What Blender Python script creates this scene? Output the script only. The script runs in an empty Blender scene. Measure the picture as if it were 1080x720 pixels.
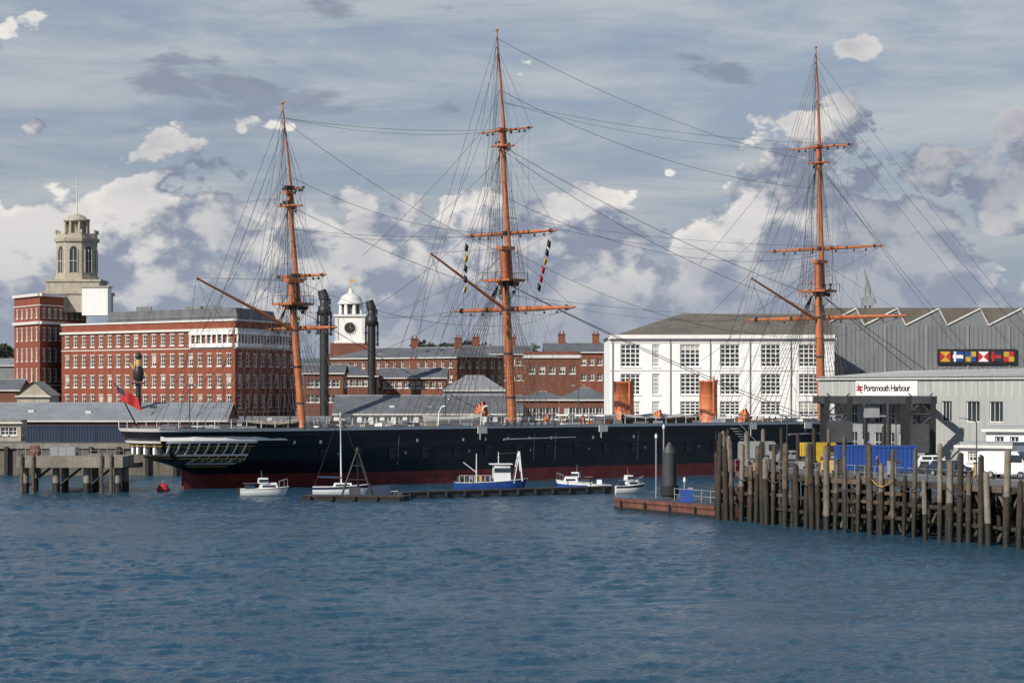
import bpy, math, random
import numpy as np
from mathutils import Vector, Matrix
random.seed(7)
F=2700.0; H=12.3; HY=410.0
def WX(px,D): return (px-540.0)*D/F
def Z(py,D): return H+(HY-py)*D/F
def WP(px,D): return (WX(px,D),D)
scene=bpy.context.scene
# ---------------------------------------------------------------- materials
MATS={}
def M(name,col,rough=.7,var=.18,scale=.6,bump=0.,metal=0.,streak=0.,dirt=None,bscale=None,spec=.5):
    if name in MATS: return MATS[name]
    m=bpy.data.materials.new(name); m.use_nodes=True; MATS[name]=m
    nt=m.node_tree; n=nt.nodes; l=nt.links
    b=n['Principled BSDF']; b.inputs['Roughness'].default_value=rough; b.inputs['Metallic'].default_value=metal
    b.inputs['Specular IOR Level'].default_value=spec
    tc=n.new('ShaderNodeTexCoord'); ns=n.new('ShaderNodeTexNoise'); ns.inputs['Scale'].default_value=scale
    ns.inputs['Detail'].default_value=6; ns.inputs['Roughness'].default_value=.68
    l.new(tc.outputs['Object'],ns.inputs['Vector'])
    r=n.new('ShaderNodeMapRange'); r.inputs[1].default_value=.3; r.inputs[2].default_value=.7
    l.new(ns.outputs['Fac'],r.inputs[0])
    mx=n.new('ShaderNodeMix'); mx.data_type='RGBA'
    mx.inputs[6].default_value=(*[c*(1-var) for c in col],1); mx.inputs[7].default_value=(*[min(1,c*(1+var)) for c in col],1)
    l.new(r.outputs[0],mx.inputs[0]); out=mx.outputs[2]
    if streak>0:
        mp=n.new('ShaderNodeMapping'); mp.inputs['Scale'].default_value=(1.6,1.6,.12)
        l.new(tc.outputs['Object'],mp.inputs['Vector'])
        n2=n.new('ShaderNodeTexNoise'); n2.inputs['Scale'].default_value=1.0; n2.inputs['Detail'].default_value=4
        l.new(mp.outputs[0],n2.inputs['Vector'])
        r2=n.new('ShaderNodeMapRange'); r2.inputs[1].default_value=.5; r2.inputs[2].default_value=.72; r2.inputs[4].default_value=streak
        l.new(n2.outputs['Fac'],r2.inputs[0])
        m2=n.new('ShaderNodeMix'); m2.data_type='RGBA'
        d=dirt or [c*.45 for c in col]
        m2.inputs[7].default_value=(*d,1); l.new(out,m2.inputs[6]); l.new(r2.outputs[0],m2.inputs[0]); out=m2.outputs[2]
    l.new(out,b.inputs['Base Color'])
    if bump>0:
        n3=n.new('ShaderNodeTexNoise'); n3.inputs['Scale'].default_value=bscale or scale*6; n3.inputs['Detail'].default_value=3
        l.new(tc.outputs['Object'],n3.inputs['Vector'])
        bp=n.new('ShaderNodeBump'); bp.inputs['Strength'].default_value=bump; bp.inputs['Distance'].default_value=.15
        l.new(n3.outputs['Fac'],bp.inputs['Height']); l.new(bp.outputs[0],b.inputs['Normal'])
    return m
mBrick=M('brick_red',(.235,.064,.036),.9,.25,.5,streak=.4)
mBrick2=M('brick_brown',(.17,.066,.042),.9,.3,.4,streak=.45)
mBrick3=M('brick_orange',(.22,.078,.045),.9,.25,.4,streak=.4)
mStone=M('portland_stone',(.38,.34,.27),.85,.18,.6,streak=.5,dirt=(.17,.155,.13))
mWhite=M('white_paint',(.80,.79,.76),.6,.05,.5,streak=.15,dirt=(.5,.48,.44))
mWhiteR=M('white_render',(.86,.86,.84),.7,.05,.3,streak=.2,dirt=(.6,.6,.57))
mTrim=M('white_trim',(.62,.61,.57),.6,.1,1)
mGlass=M('window_glass',(.03,.04,.05),.12,.5,.4)
mSlate=M('roof_slate',(.12,.125,.135),.75,.3,.3,streak=.5)
mSlateL=M('roof_lead',(.24,.25,.26),.6,.2,.3,streak=.5)
mTile=M('roof_brownish',(.14,.12,.10),.85,.22,.25,streak=.5)
mShed=M('grey_cladding',(.19,.20,.203),.55,.1,.2,streak=.4)
mStation=M('station_cladding',(.38,.39,.38),.5,.08,.3,streak=.35)
mStRoof=M('station_roof',(.28,.29,.29),.6,.1,.3,streak=.3)
mBlack=M('hull_black',(.008,.010,.017),.42,.4,.25,streak=.3,dirt=(.024,.026,.034),bump=.12,bscale=.5)
mRed=M('hull_red',(.19,.03,.026),.65,.35,.5,streak=.6,dirt=(.06,.03,.022))
mMast=M('mast_buff',(.45,.145,.057),.5,.2,.7,streak=.4)
mFun=M('funnel_buff',(.58,.19,.08),.5,.12,.6,streak=.4)
mIron=M('black_iron',(.02,.02,.022),.5,.3,1)
mRope=M('tarred_rope',(.06,.05,.043),.9,.2,2)
mRopeL=M('hemp_rope',(.13,.105,.085),.9,.2,2)
mDeck=M('deck_planks',(.36,.29,.20),.8,.2,.5)
mGold=M('gilding',(.55,.36,.10),.4,.2,2)
mConc=M('concrete',(.22,.195,.16),.9,.3,.35,bump=.3,streak=.6)
mGround=M('asphalt_yard',(.12,.118,.11),.95,.3,.08)
mQuay=M('quay_stone',(.13,.115,.095),.9,.35,.3,bump=.4,streak=.7,dirt=(.03,.035,.02))
mPile=M('weathered_timber',(.115,.09,.066),.9,.5,1.6,bump=.5,streak=.8,dirt=(.035,.027,.02))
mPileD=M('dark_timber',(.043,.032,.024),.9,.5,1.4,bump=.5,streak=.7,dirt=(.017,.014,.012))
mPileG=M('bleached_timber',(.21,.18,.145),.9,.4,1.8,bump=.5,streak=.8,dirt=(.06,.05,.036))
mPileW=M('wet_timber',(.016,.016,.011),.6,.5,1.5,bump=.5,streak=.5)
mPlank=M('timber_wale',(.12,.082,.055),.85,.4,1,bump=.3,streak=.7)
mBlue=M('blue_paint',(.02,.07,.28),.45,.2,.6,streak=.2)
mNavy=M('navy_paint',(.02,.035,.07),.5,.2,.6)
mYel=M('yellow_paint',(.55,.36,.03),.5,.15,1)
mRedP=M('red_paint',(.45,.03,.03),.5,.15,1)
mRust=M('rusty_steel',(.15,.055,.038),.85,.4,.6,bump=.3,streak=.7,dirt=(.045,.03,.025))
mSteel=M('dark_steel',(.05,.054,.058),.55,.25,.8,streak=.4)
mGrey=M('grey_paint',(.26,.27,.28),.6,.15,.8,streak=.3)
mRub=M('rubber',(.015,.015,.015),.8,.2,1)
mCanvas=M('canvas',(.45,.43,.38),.9,.15,1.5,bump=.3)
mGRP=M('white_grp',(.74,.75,.75),.3,.05,1,streak=.15)
mLeaf=M('foliage',(.04,.055,.03),.9,.4,.15)
mHill=M('hazed_hillside',(.10,.13,.13),1,.4,.006)  # hill green with bluish distance haze painted into the base colour
# ---------------------------------------------------------------- builder
class MB:
    def __init__(s,rs=1.): s.v=[];s.f=[];s.m=[];s.s=[];s.mats=[];s.rs=rs
    def mi(s,m):
        if m not in s.mats: s.mats.append(m)
        return s.mats.index(m)
    def face(s,pts,m,sm=False):
        b=len(s.v); s.v+= [tuple(p) for p in pts]; s.f.append(tuple(range(b,b+len(pts)))); s.m.append(s.mi(m)); s.s.append(sm)
    def grid(s,rows,m,closed=False,sm=True,mf=None):
        b=len(s.v); nc=len(rows[0])
        for r in rows: s.v+=[tuple(p) for p in r]
        k=s.mi(m)
        for i in range(len(rows)-1):
            for j in range(nc if closed else nc-1):
                j2=(j+1)%nc
                s.f.append((b+i*nc+j,b+i*nc+j2,b+(i+1)*nc+j2,b+(i+1)*nc+j)); s.m.append(s.mi(mf(i,j)) if mf else k); s.s.append(sm)
    def prism(s,poly,z0,z1,m,mtop=None,scale=1.):
        n=len(poly); cx=sum(p[0] for p in poly)/n; cy=sum(p[1] for p in poly)/n
        T=[(cx+(p[0]-cx)*scale,cy+(p[1]-cy)*scale,z1) for p in poly]; Bm=[(p[0],p[1],z0) for p in poly]
        for i in range(n):
            j=(i+1)%n; s.face([Bm[i],Bm[j],T[j],T[i]],m)
        s.face(T,mtop or m); s.face(Bm[::-1],m)
    def box(s,c,sz,m,rot=0.,taper=1.,mtop=None):
        hx,hy=sz[0]/2,sz[1]/2; co,si=math.cos(rot),math.sin(rot)
        poly=[(c[0]+x*co-y*si,c[1]+x*si+y*co) for x,y in((-hx,-hy),(hx,-hy),(hx,hy),(-hx,hy))]
        s.prism(poly,c[2]-sz[2]/2,c[2]+sz[2]/2,m,mtop,taper)
    def bar(s,A,B,z0,z1,out,m,inn=0.):
        A=Vector(A);B=Vector(B);u=(B-A).normalized(); n=Vector((u.y,-u.x))
        s.prism([tuple(A+n*out),tuple(B+n*out),tuple(B-n*inn),tuple(A-n*inn)],z0,z1,m)
    def cyl(s,p0,p1,r0,r1,m,n=8,caps=True,sm=True):
        p0=Vector(p0);p1=Vector(p1);d=(p1-p0)
        if d.length<1e-6:return
        d.normalize(); a=d.orthogonal().normalized() if abs(d.z)<.999 else Vector((1,0,0)); b=d.cross(a)
        R=[]
        for p,r in((p0,r0),(p1,r1)):
            R.append([tuple(p+a*(r*math.cos(2*math.pi*i/n))+b*(r*math.sin(2*math.pi*i/n))) for i in range(n)])
        s.grid(R,m,True,sm)
        if caps: s.face(R[0][::-1],m); s.face(R[1],m)
    def tube(s,pts,r,m,n=4):
        for a,b in zip(pts,pts[1:]): s.cyl(a,b,r*s.rs,r*s.rs,m,n,False)
    def lathe(s,c,prof,m,n=16,sm=True,rot=0.,mf=None):
        rows=[[(c[0]+r*math.cos(rot+2*math.pi*i/n),c[1]+r*math.sin(rot+2*math.pi*i/n),z) for i in range(n)] for r,z in prof]
        s.grid(rows,m,True,sm,mf)
        s.face(rows[-1],m)
    def obj(s,name,parent=None,loc=None,rot=0):
        me=bpy.data.meshes.new(name); me.from_pydata(s.v,[],s.f)
        for m in s.mats: me.materials.append(m)
        me.polygons.foreach_set('material_index',s.m); me.polygons.foreach_set('use_smooth',s.s); me.update()
        o=bpy.data.objects.new(name,me); scene.collection.objects.link(o)
        if parent: o.parent=parent
        if loc: o.location=loc
        if rot: o.rotation_euler[2]=rot
        return o
def empty(name,loc=(0,0,0),rot=0):
    e=bpy.data.objects.new(name,None); scene.collection.objects.link(e); e.location=loc; e.rotation_euler[2]=rot; e.empty_display_size=.5; return e
def sag(a,b,k,n=12):
    a=Vector(a);b=Vector(b);L=(b-a).length
    return [tuple(a.lerp(b,i/n)-Vector((0,0,k*L*4*(i/n)*(1-i/n)))) for i in range(n+1)]
def facade(mb,A,B,z0,z1,cols,rows,mw,mg=mGlass,mf=mTrim,dep=.28,bars=(1,1),fw=.12,sill=True,lintel=None):
    A=Vector(A);B=Vector(B);L=(B-A).length;u=(B-A)/L;n=Vector((u.y,-u.x))
    def P(x,z,o=0.): q=A+u*x+n*o; return (q.x,q.y,z)
    cols=[c for c in cols if c[0]>0.05 and c[1]<L-.05]; rows=[r for r in rows if r[0]>z0 and r[1]<z1]
    xs=[0]; 
    for c in cols: xs+=[c[0],c[1]]
    xs.append(L); zs=[z0]
    for r in sorted(rows): zs+=[r[0],r[1]]
    zs.append(z1)
    for i in range(len(xs)-1):
        for j in range(len(zs)-1):
            x0,x1,a,b=xs[i],xs[i+1],zs[j],zs[j+1]
            if i%2==1 and j%2==1:
                for q in([P(x0,a),P(x1,a),P(x1,a,-dep),P(x0,a,-dep)],[P(x0,b),P(x1,b),P(x1,b,-dep),P(x0,b,-dep)],
                         [P(x0,a),P(x0,b),P(x0,b,-dep),P(x0,a,-dep)],[P(x1,a),P(x1,b),P(x1,b,-dep),P(x1,a,-dep)]): mb.face(q,mf)
                mb.face([P(x0,a,-dep),P(x1,a,-dep),P(x1,b,-dep),P(x0,b,-dep)],mg)
                if random.random()<.22:
                    zb_=b-(b-a)*random.uniform(.25,.7); mb.face([P(x0,zb_,-dep+.03),P(x1,zb_,-dep+.03),P(x1,b,-dep+.03),P(x0,b,-dep+.03)],mCanvas)
                def bb(xa,xb,za,zb): 
                    o=-dep+.08; mb.face([P(xa,za,o),P(xb,za,o),P(xb,zb,o),P(xa,zb,o)],mf)
                if fw>0:
                    bb(x0,x1,a,a+fw);bb(x0,x1,b-fw,b);bb(x0,x0+fw,a+fw,b-fw);bb(x1-fw,x1,a+fw,b-fw)
                    for k in range(bars[0]):
                        xc=x0+(x1-x0)*(k+1)/(bars[0]+1); bb(xc-fw*.4,xc+fw*.4,a+fw,b-fw)
                    for k in range(bars[1]):
                        zc=a+(b-a)*(k+1)/(bars[1]+1); o=-dep+.085
                        mb.face([P(x0+fw,zc-fw*.4,o),P(x1-fw,zc-fw*.4,o),P(x1-fw,zc+fw*.4,o),P(x0+fw,zc+fw*.4,o)],mf)
                if sill: mb.bar(tuple(A+u*(x0-.12)),tuple(A+u*(x1+.12)),a-.18,a,.12,mf)
                if lintel: mb.bar(tuple(A+u*(x0-.05)),tuple(A+u*(x1+.05)),b+.002,b+.2,.05,lintel)
            else: mb.face([P(x0,a),P(x1,a),P(x1,b),P(x0,b)],mw)
def evenly(L,n,w,m=0.):
    sp=(L-2*m)/n; return [(m+sp*(i+.5)-w/2,m+sp*(i+.5)+w/2) for i in range(n)]
def building(name,A,B,depth,z0,ze,zr,ncol,rows,ww,mw,mr,roof='gable',bars=(1,1),mf=mTrim,side=True,parapet=0,mg=mGlass,cols=None,lintel=None,chim=0,fw=.12,mchim=None):
    e=empty(name); mb=MB()
    A=Vector(A);B=Vector(B);L=(B-A).length;u=(B-A)/L;n=Vector((u.y,-u.x)); C=B-n*depth; Dd=A-n*depth
    facade(mb,A,B,z0,ze,cols or evenly(L,ncol,ww,.6),rows,mw,mg,mf,bars=bars,lintel=lintel,fw=fw)
    ns=max(1,int(depth/ (L/max(1,ncol)))) if side else 0
    for a,b in((B,C),(Dd,A)):
        facade(mb,a,b,z0,ze,evenly(depth,ns,min(ww,depth/max(ns,1)*.5),.4) if ns else [],rows,mw,mg,mf,bars=bars,fw=fw)
    facade(mb,C,Dd,z0,ze,[],[],mw)
    mb.obj('walls',e)
    r=MB(); o=.4
    a=A-u*o+n*o;b=B+u*o+n*o;c=C+u*o-n*o;d=Dd-u*o-n*o; t3=lambda p,z:(p.x,p.y,z)
    if roof=='gable':
        m1=(a+d)/2;m2=(b+c)/2
        r.face([t3(a,ze),t3(b,ze),t3(m2,zr),t3(m1,zr)],mr); r.face([t3(c,ze),t3(d,ze),t3(m1,zr),t3(m2,zr)],mr)
        r.face([t3(A,ze),t3(Dd,ze),t3((A+Dd)/2,zr-.1)],mw); r.face([t3(B,ze),t3(C,ze),t3((B+C)/2,zr-.1)],mw)
        r.cyl(t3(m1,zr),t3(m2,zr),.14,.14,mSlateL,6)
    elif roof in('hip','hipleft'):
        k=min(depth/2,L/2-.5); m1=(a+d)/2+u*k;m2=(b+c)/2-u*(k if roof=='hip' else 0)
        r.face([t3(a,ze),t3(b,ze),t3(m2,zr),t3(m1,zr)],mr); r.face([t3(c,ze),t3(d,ze),t3(m1,zr),t3(m2,zr)],mr)
        r.face([t3(a,ze),t3(m1,zr),t3(d,ze)],mr); r.face([t3(b,ze),t3(m2,zr),t3(c,ze)],mr if roof=='hip' else mw); r.cyl(t3(m1,zr),t3(m2,zr),.14,.14,mSlateL,6)
    elif roof=='front':
        m1=(a+b)/2;m2=(d+c)/2
        r.face([t3(a,ze),t3(m1,zr),t3(m2,zr),t3(d,ze)],mr); r.face([t3(b,ze),t3(m1,zr),t3(m2,zr),t3(c,ze)],mr)
        r.face([t3(A,ze),t3(B,ze),t3((A+B)/2,zr-.1)],mw)
    elif roof=='flat': r.prism([tuple(A),tuple(B),tuple(C),tuple(Dd)],ze+.003,ze+.3,mr)
    if roof in('gable','hip') and depth>9:
        for k in range(int(L/9)):
            f=random.uniform(.12,.88); g=random.uniform(.35,.75); p=A+u*(L*f)-n*(depth*.5*g); z=ze+(zr-ze)*g
            if depth/2<L*f<L-depth/2: r.box((p.x,p.y,z+.1),(.9,.8,.35),random.choice([mGlass,mSlateL,mTrim]))
    r.obj('roof',e)
    t=MB()
    if parapet:
        for p,q in((A,B),(B,C),(Dd,A)): t.bar(tuple(p),tuple(q),ze-.5,ze+.15,.3,mf); t.bar(tuple(p),tuple(q),ze+.152,ze+parapet,.05,mw,.3)
    else:
        t.bar(tuple(A-u*.3),tuple(B+u*.3),ze-.25,ze-.01,.5,mf)
    for k in range(chim):
        f=(k+.5)/chim; p=A+u*(L*f)-n*(depth*.5); mc=mchim or mw
        t.box((p.x,p.y,zr+.6),(1.6,1,2.6),mc); t.box((p.x,p.y,zr+2),(1.9,1.3,.25),mc)
        for g in(-.4,.4): t.cyl((p.x+g,p.y,zr+2.1),(p.x+g,p.y,zr+2.8),.17,.14,mBrick3,7)
    t.obj('trim',e)
    return e,A,B,u,n
# ---------------------------------------------------------------- camera / light / world
cam=bpy.data.cameras.new('camera'); co=bpy.data.objects.new('camera',cam); scene.collection.objects.link(co)
co.location=(0,0,H); co.rotation_euler=(math.radians(90),0,0); cam.lens=F/1080*36; cam.sensor_width=36
cam.shift_y=(HY-360)/1080; cam.clip_end=30000; cam.clip_start=1; scene.camera=co
sel=math.radians(33); saz=math.atan2(-.64,-.74)
sd=Vector((math.sin(saz)*math.cos(sel),math.cos(saz)*math.cos(sel),math.sin(sel)))
sl=bpy.data.lights.new('sun','SUN'); sl.energy=5.0; sl.angle=math.radians(.5); sl.color=(1,.94,.84)
so=bpy.data.objects.new('sun',sl); scene.collection.objects.link(so); so.rotation_euler=sd.to_track_quat('Z','Y').to_euler()
scene.view_settings.view_transform='Standard'; scene.view_settings.look='None'; scene.view_settings.exposure=0
w=bpy.data.worlds.new('World'); scene.world=w; w.use_nodes=True; nt=w.node_tree; N=nt.nodes; Lk=nt.links
try: w.cycles.sampling_method='MANUAL'; w.cycles.sample_map_resolution=256
except Exception: pass
bg=N['Background']; bg.inputs['Strength'].default_value=.1
sky=N.new('ShaderNodeTexSky'); sky.sky_type='NISHITA'; sky.sun_disc=False; sky.sun_elevation=sel; sky.sun_rotation=saz; sky.air_density=1; sky.dust_density=1.5
tc=N.new('ShaderNodeTexCoord')
def mth(op,a,b=None,c=None,cl=False):
    x=N.new('ShaderNodeMath'); x.operation=op; x.use_clamp=cl
    for i,v in enumerate((a,b,c)):
        if v is None: continue
        if isinstance(v,(int,float)): x.inputs[i].default_value=v
        else: Lk.new(v,x.inputs[i])
    return x.outputs[0]
def mapp(off,sc,src=None):
    m=N.new('ShaderNodeMapping'); m.inputs['Location'].default_value=off; m.inputs['Scale'].default_value=sc
    Lk.new(src or tc.outputs['Generated'],m.inputs['Vector']); return m.outputs[0]
def noise(vec,sc,det=8,ro=.6,dist=0.):
    x=N.new('ShaderNodeTexNoise'); x.inputs['Scale'].default_value=sc;x.inputs['Detail'].default_value=det;x.inputs['Roughness'].default_value=ro;x.inputs['Distortion'].default_value=dist
    Lk.new(vec,x.inputs['Vector']); return x.outputs['Fac']
def ss(v,a,b,lo=0.,hi=1.):
    x=N.new('ShaderNodeMapRange'); x.interpolation_type='SMOOTHSTEP'
    x.inputs[1].default_value=a;x.inputs[2].default_value=b;x.inputs[3].default_value=lo;x.inputs[4].default_value=hi
    Lk.new(v,x.inputs[0]); return x.outputs[0]
def mixc(f,a,b):
    x=N.new('ShaderNodeMix'); x.data_type='RGBA'
    if isinstance(f,(int,float)): x.inputs[0].default_value=f
    else: Lk.new(f,x.inputs[0])
    for i,v in((6,a),(7,b)):
        if isinstance(v,tuple): x.inputs[i].default_value=(*v,1)
        else: Lk.new(v,x.inputs[i])
    return x.outputs[2]
sep=N.new('ShaderNodeSeparateXYZ'); Lk.new(tc.outputs['Generated'],sep.inputs[0]); el=sep.outputs[2]; ex=sep.outputs[0]
def dens(off,fine=True):
    v=mapp((off[0]+3.1,1.7,off[2]),(1,1,1.45))
    a=noise(v,12,5,.52,.0)
    p1=mth('ABSOLUTE',mth('SUBTRACT',noise(v,30,1,.5),.5)); x=mth('MULTIPLY',p1,.95)
    p2=mth('ABSOLUTE',mth('SUBTRACT',noise(v,70,3,.6),.5)); x=mth('ADD',x,mth('MULTIPLY',p2,.50))
    return mth('ADD',x,mth('SUBTRACT',mth('MULTIPLY',a,1.2),.22))
d1=dens((0,0,0)); d2=dens((-.011,0,.018))
lit=ss(mth('SUBTRACT',d1,d2),-.07,.14)
xx=mth('MULTIPLY',mth('ABSOLUTE',ex),.16)
elw=mth('SUBTRACT',el,xx)
hb=ss(elw,.045,.122,.16,-.30)
den=mth('ADD',d1,hb)
m1=ss(den,.465,.52)
big=noise(mapp((7.3,2,0),(1,1,1.8)),10,3,.5)
lit2=mth('MULTIPLY',lit,ss(big,.36,.56,.38,1.))
lit2=mth('MULTIPLY',lit2,ss(el,.010,.065,.45,1.))
edge=ss(den,.47,.66,1.,.72)
lit2=mth('MULTIPLY',lit2,edge)
shade=mixc(ss(el,.02,.11),(2.9,3.35,4.25),(2.25,2.6,3.45))
cum=mixc(lit2,shade,(8.9,8.5,8.0))
st=noise(mapp((1.3,4,0),(1,1,5.5)),8,6,.62,.4)
high=mixc(ss(st,.38,.66),(2.8,3.4,4.5),(5.0,5.15,5.5))
veil=mixc(.8,sky.outputs[0],high)
sc_=noise(mapp((9.3,6,.0),(1,1,2.8)),17,5,.6,.3)
scud=mth('MULTIPLY',ss(sc_,.55,.66),ss(el,.085,.12))
veil=mixc(mth('MULTIPLY',scud,.7),veil,(2.1,2.5,3.4))
base=mixc(ss(el,.0,.06,1,0),veil,(3.3,3.9,4.9))
col=mixc(m1,base,cum)
col=mixc(ss(el,.0,.03,.5,0),col,(3.2,3.7,4.6))
over=mixc(ss(noise(mapp((2,2,2),(1,1,1)),2.2,4,.55),.4,.65),(.9,1.9,3.8),(2.4,3.0,4.1))
col=mixc(ss(el,.17,.35),col,over)
Lk.new(col,bg.inputs['Color'])
# ---------------------------------------------------------------- water
wm=bpy.data.materials.new('harbour_water'); wm.use_nodes=True; nt2=wm.node_tree; n=nt2.nodes; l=nt2.links
b=n['Principled BSDF']; b.inputs['Base Color'].default_value=(.021,.066,.105,1); b.inputs['Roughness'].default_value=.13; b.inputs['IOR'].default_value=1.33
g=n.new('ShaderNodeNewGeometry')
def wn(sc,stretch,det,dist=0.):
    mp=n.new('ShaderNodeMapping'); mp.inputs['Scale'].default_value=stretch; mp.inputs['Rotation'].default_value=(0,0,.35)
    l.new(g.outputs['Position'],mp.inputs['Vector']); x=n.new('ShaderNodeTexNoise'); x.inputs['Scale'].default_value=sc;x.inputs['Detail'].default_value=det;x.inputs['Distortion'].default_value=dist
    l.new(mp.outputs[0],x.inputs['Vector']); return x.outputs['Fac']
def wmth(op,a,bb):
    x=n.new('ShaderNodeMath'); x.operation=op
    for i,v in enumerate((a,bb)):
        if isinstance(v,(int,float)): x.inputs[i].default_value=v
        else: l.new(v,x.inputs[i])
    return x.outputs[0]
h=wmth('MULTIPLY',wn(3.2,(1,1.2,1),3,.3),.24)
patch=wn(.03,(1,2.2,1),4,.6); pr=n.new('ShaderNodeMapRange'); pr.inputs[1].default_value=.35;pr.inputs[2].default_value=.65;pr.inputs[3].default_value=.45;pr.inputs[4].default_value=1.15
l.new(patch,pr.inputs[0]); h=wmth('MULTIPLY',h,pr.outputs[0])
bp=n.new('ShaderNodeBump'); bp.inputs['Strength'].default_value=1; bp.inputs['Distance'].default_value=1.0; l.new(h,bp.inputs['Height']); l.new(bp.outputs[0],b.inputs['Normal'])
ys=[92.]
while ys[-1]<372: y_=ys[-1]; ys.append(y_+max(.16,min(.8,.17*(y_/105)**1.6)))
ys=np.array(ys); nx_=860; tt=np.linspace(-1,1,nx_)
X=tt[None,:]*(ys[:,None]*.235+4); Y=np.repeat(ys[:,None],nx_,1); Zw=np.zeros_like(X)
rg=np.random.RandomState(3); wx=X+.7*np.sin(Y*.31+X*.19)+.4*np.sin(X*.9-Y*.5); wy=Y+.7*np.sin(X*.27-Y*.12)+.3*np.sin(Y*.8+X*.6)
for k in range(58):
    lam=.55*(4.2/.55)**(k/57.); th=rg.normal(-1.1,.6); ph=rg.uniform(0,6.28); kk=2*np.pi/lam
    amp=.0083*lam
    gate=.5+.5*np.sin((wx*math.cos(th+1.3)+wy*math.sin(th+1.3))*kk*.11+rg.uniform(0,6.28))
    Zw+=amp*gate*np.sin(kk*(wx*math.cos(th)+wy*math.sin(th))+ph)
pat=.85+.3*np.sin(X*.045+Y*.021+1)*np.sin(Y*.06-X*.018)
fade=np.clip((372-Y)/15,0,1)*np.clip((1-np.abs(tt))[None,:]*30,0,1)*np.clip((Y-92)/4,0,1)
Zw=(Zw+.15*np.abs(Zw))*fade*pat
ny=len(ys); co_=np.stack([X,Y,Zw],-1).reshape(-1,3)
idx=np.arange(ny*nx_).reshape(ny,nx_); q=np.stack([idx[:-1,:-1],idx[:-1,1:],idx[1:,1:],idx[1:,:-1]],-1).reshape(-1,4)
me=bpy.data.meshes.new('harbour_water'); me.vertices.add(len(co_)); me.vertices.foreach_set('co',co_.ravel())
me.loops.add(q.size); me.loops.foreach_set('vertex_index',q.ravel().astype(np.int32)); me.polygons.add(len(q))
me.polygons.foreach_set('loop_start',np.arange(0,q.size,4,dtype=np.int32)); me.polygons.foreach_set('use_smooth',np.ones(len(q),bool)); me.update(calc_edges=True); me.validate()
me.materials.append(wm); wo=bpy.data.objects.new('harbour_water',me); scene.collection.objects.link(wo)
mb=MB(); xl0=92*.235+4; xl1=float(ys[-1])*.235+4; y1_=float(ys[-1])
mb.face([(-6000,-300,0),(6000,-300,0),(6000,92,0),(-6000,92,0)],wm)
mb.face([(-6000,92,0),(-xl0,92,0),(-xl1,y1_,0),(-6000,y1_,0)],wm); mb.face([(xl0,92,0),(6000,92,0),(6000,y1_,0),(xl1,y1_,0)],wm)
mb.face([(-6000,y1_,0),(6000,y1_,0),(6000,9000,0),(-6000,9000,0)],wm); mb.obj('outer_water',wo)
# ---------------------------------------------------------------- land
GZ=4.4
O=Vector((-46,311)); dd=Vector((.746,.666)).normalized(); nn=Vector((dd.y,-dd.x))
def S(s,wd,z): p=O+dd*s+nn*wd; return (p.x,p.y,z)
land=[(-3000,365),(-9.5,365),(62,430),(600,430),(3000,430),(9000,12000),(-9000,12000)]
mb=MB(); mb.prism(land,-3,GZ,mQuay,mGround); mb.obj('dockyard_ground')
mb=MB(); mb.bar((-400,364.9),(-9.5,364.9),GZ-.6,GZ+.15,.3,mConc,.8); mb.bar((-9.5,365),(62,430),GZ-.6,GZ+.15,.3,mConc,.8)
x=-300
while x<-12: mb.box((x,364.5,1.8),(.5,.4,4.6),mPileW); x+=4
mb.obj('quay_wall')
mb=MB()
for (D0,hh,seed,x0,x1) in((4200,70,1,-1500,1500),(3000,38,5,-1300,1100)):
    rows=[]
    for k,(dy,fz) in enumerate(((0,0),(250,.5),(600,.85),(1000,1.),(2200,.0))):
        r=[]
        for i in range(121):
            x=x0+(x1-x0)*i/120; a=math.sin(x*.0023+seed)+.5*math.sin(x*.0061+seed*2)+.25*math.sin(x*.017+seed*3)
            a+=random.uniform(-.05,.05); r.append((x,D0+dy,GZ+max(0,(hh*(1+.16*a))*fz)))
        rows.append(r)
    mb.grid(rows,mHill)
mb.obj('hills')
# ---------------------------------------------------------------- distant trees
mb=MB()
def clump(cx,cy,cz,r,num):
    for _ in range(num):
        t=random.random()*6.283; ph=math.acos(random.uniform(-1,1)); rr=r*(.45+.6*random.random())
        p=Vector((cx+rr*math.sin(ph)*math.cos(t),cy+rr*math.sin(ph)*math.sin(t),cz+rr*.8*math.cos(ph)))
        s_=r*random.uniform(.12,.28); q=Matrix.Rotation(random.random()*6,3,'Z')@Matrix.Rotation(random.random()*3,3,'X')
        mb.face([tuple(p+q@Vector(v)*s_) for v in((-1,-.6,0),(1,-.5,0),(.6,.9,.2),(-.7,.8,0))],mLeaf)
for i in range(34):
    px=random.choice([random.uniform(440,560),random.uniform(-20,14)]); D=random.uniform(900,1150); zt=Z(random.uniform(359,367),D)
    cx=WX(px,D); r=random.uniform(3,5.5); mb.cyl((cx,D,GZ),(cx,D,zt-r),.5,.25,mPile,6,False)
    for k in range(4): clump(cx+random.uniform(-r,r)*.8,D+random.uniform(-r,r),zt-r*random.uniform(.4,1.3),r*.75,60)
mb.obj('distant_trees')
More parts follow.
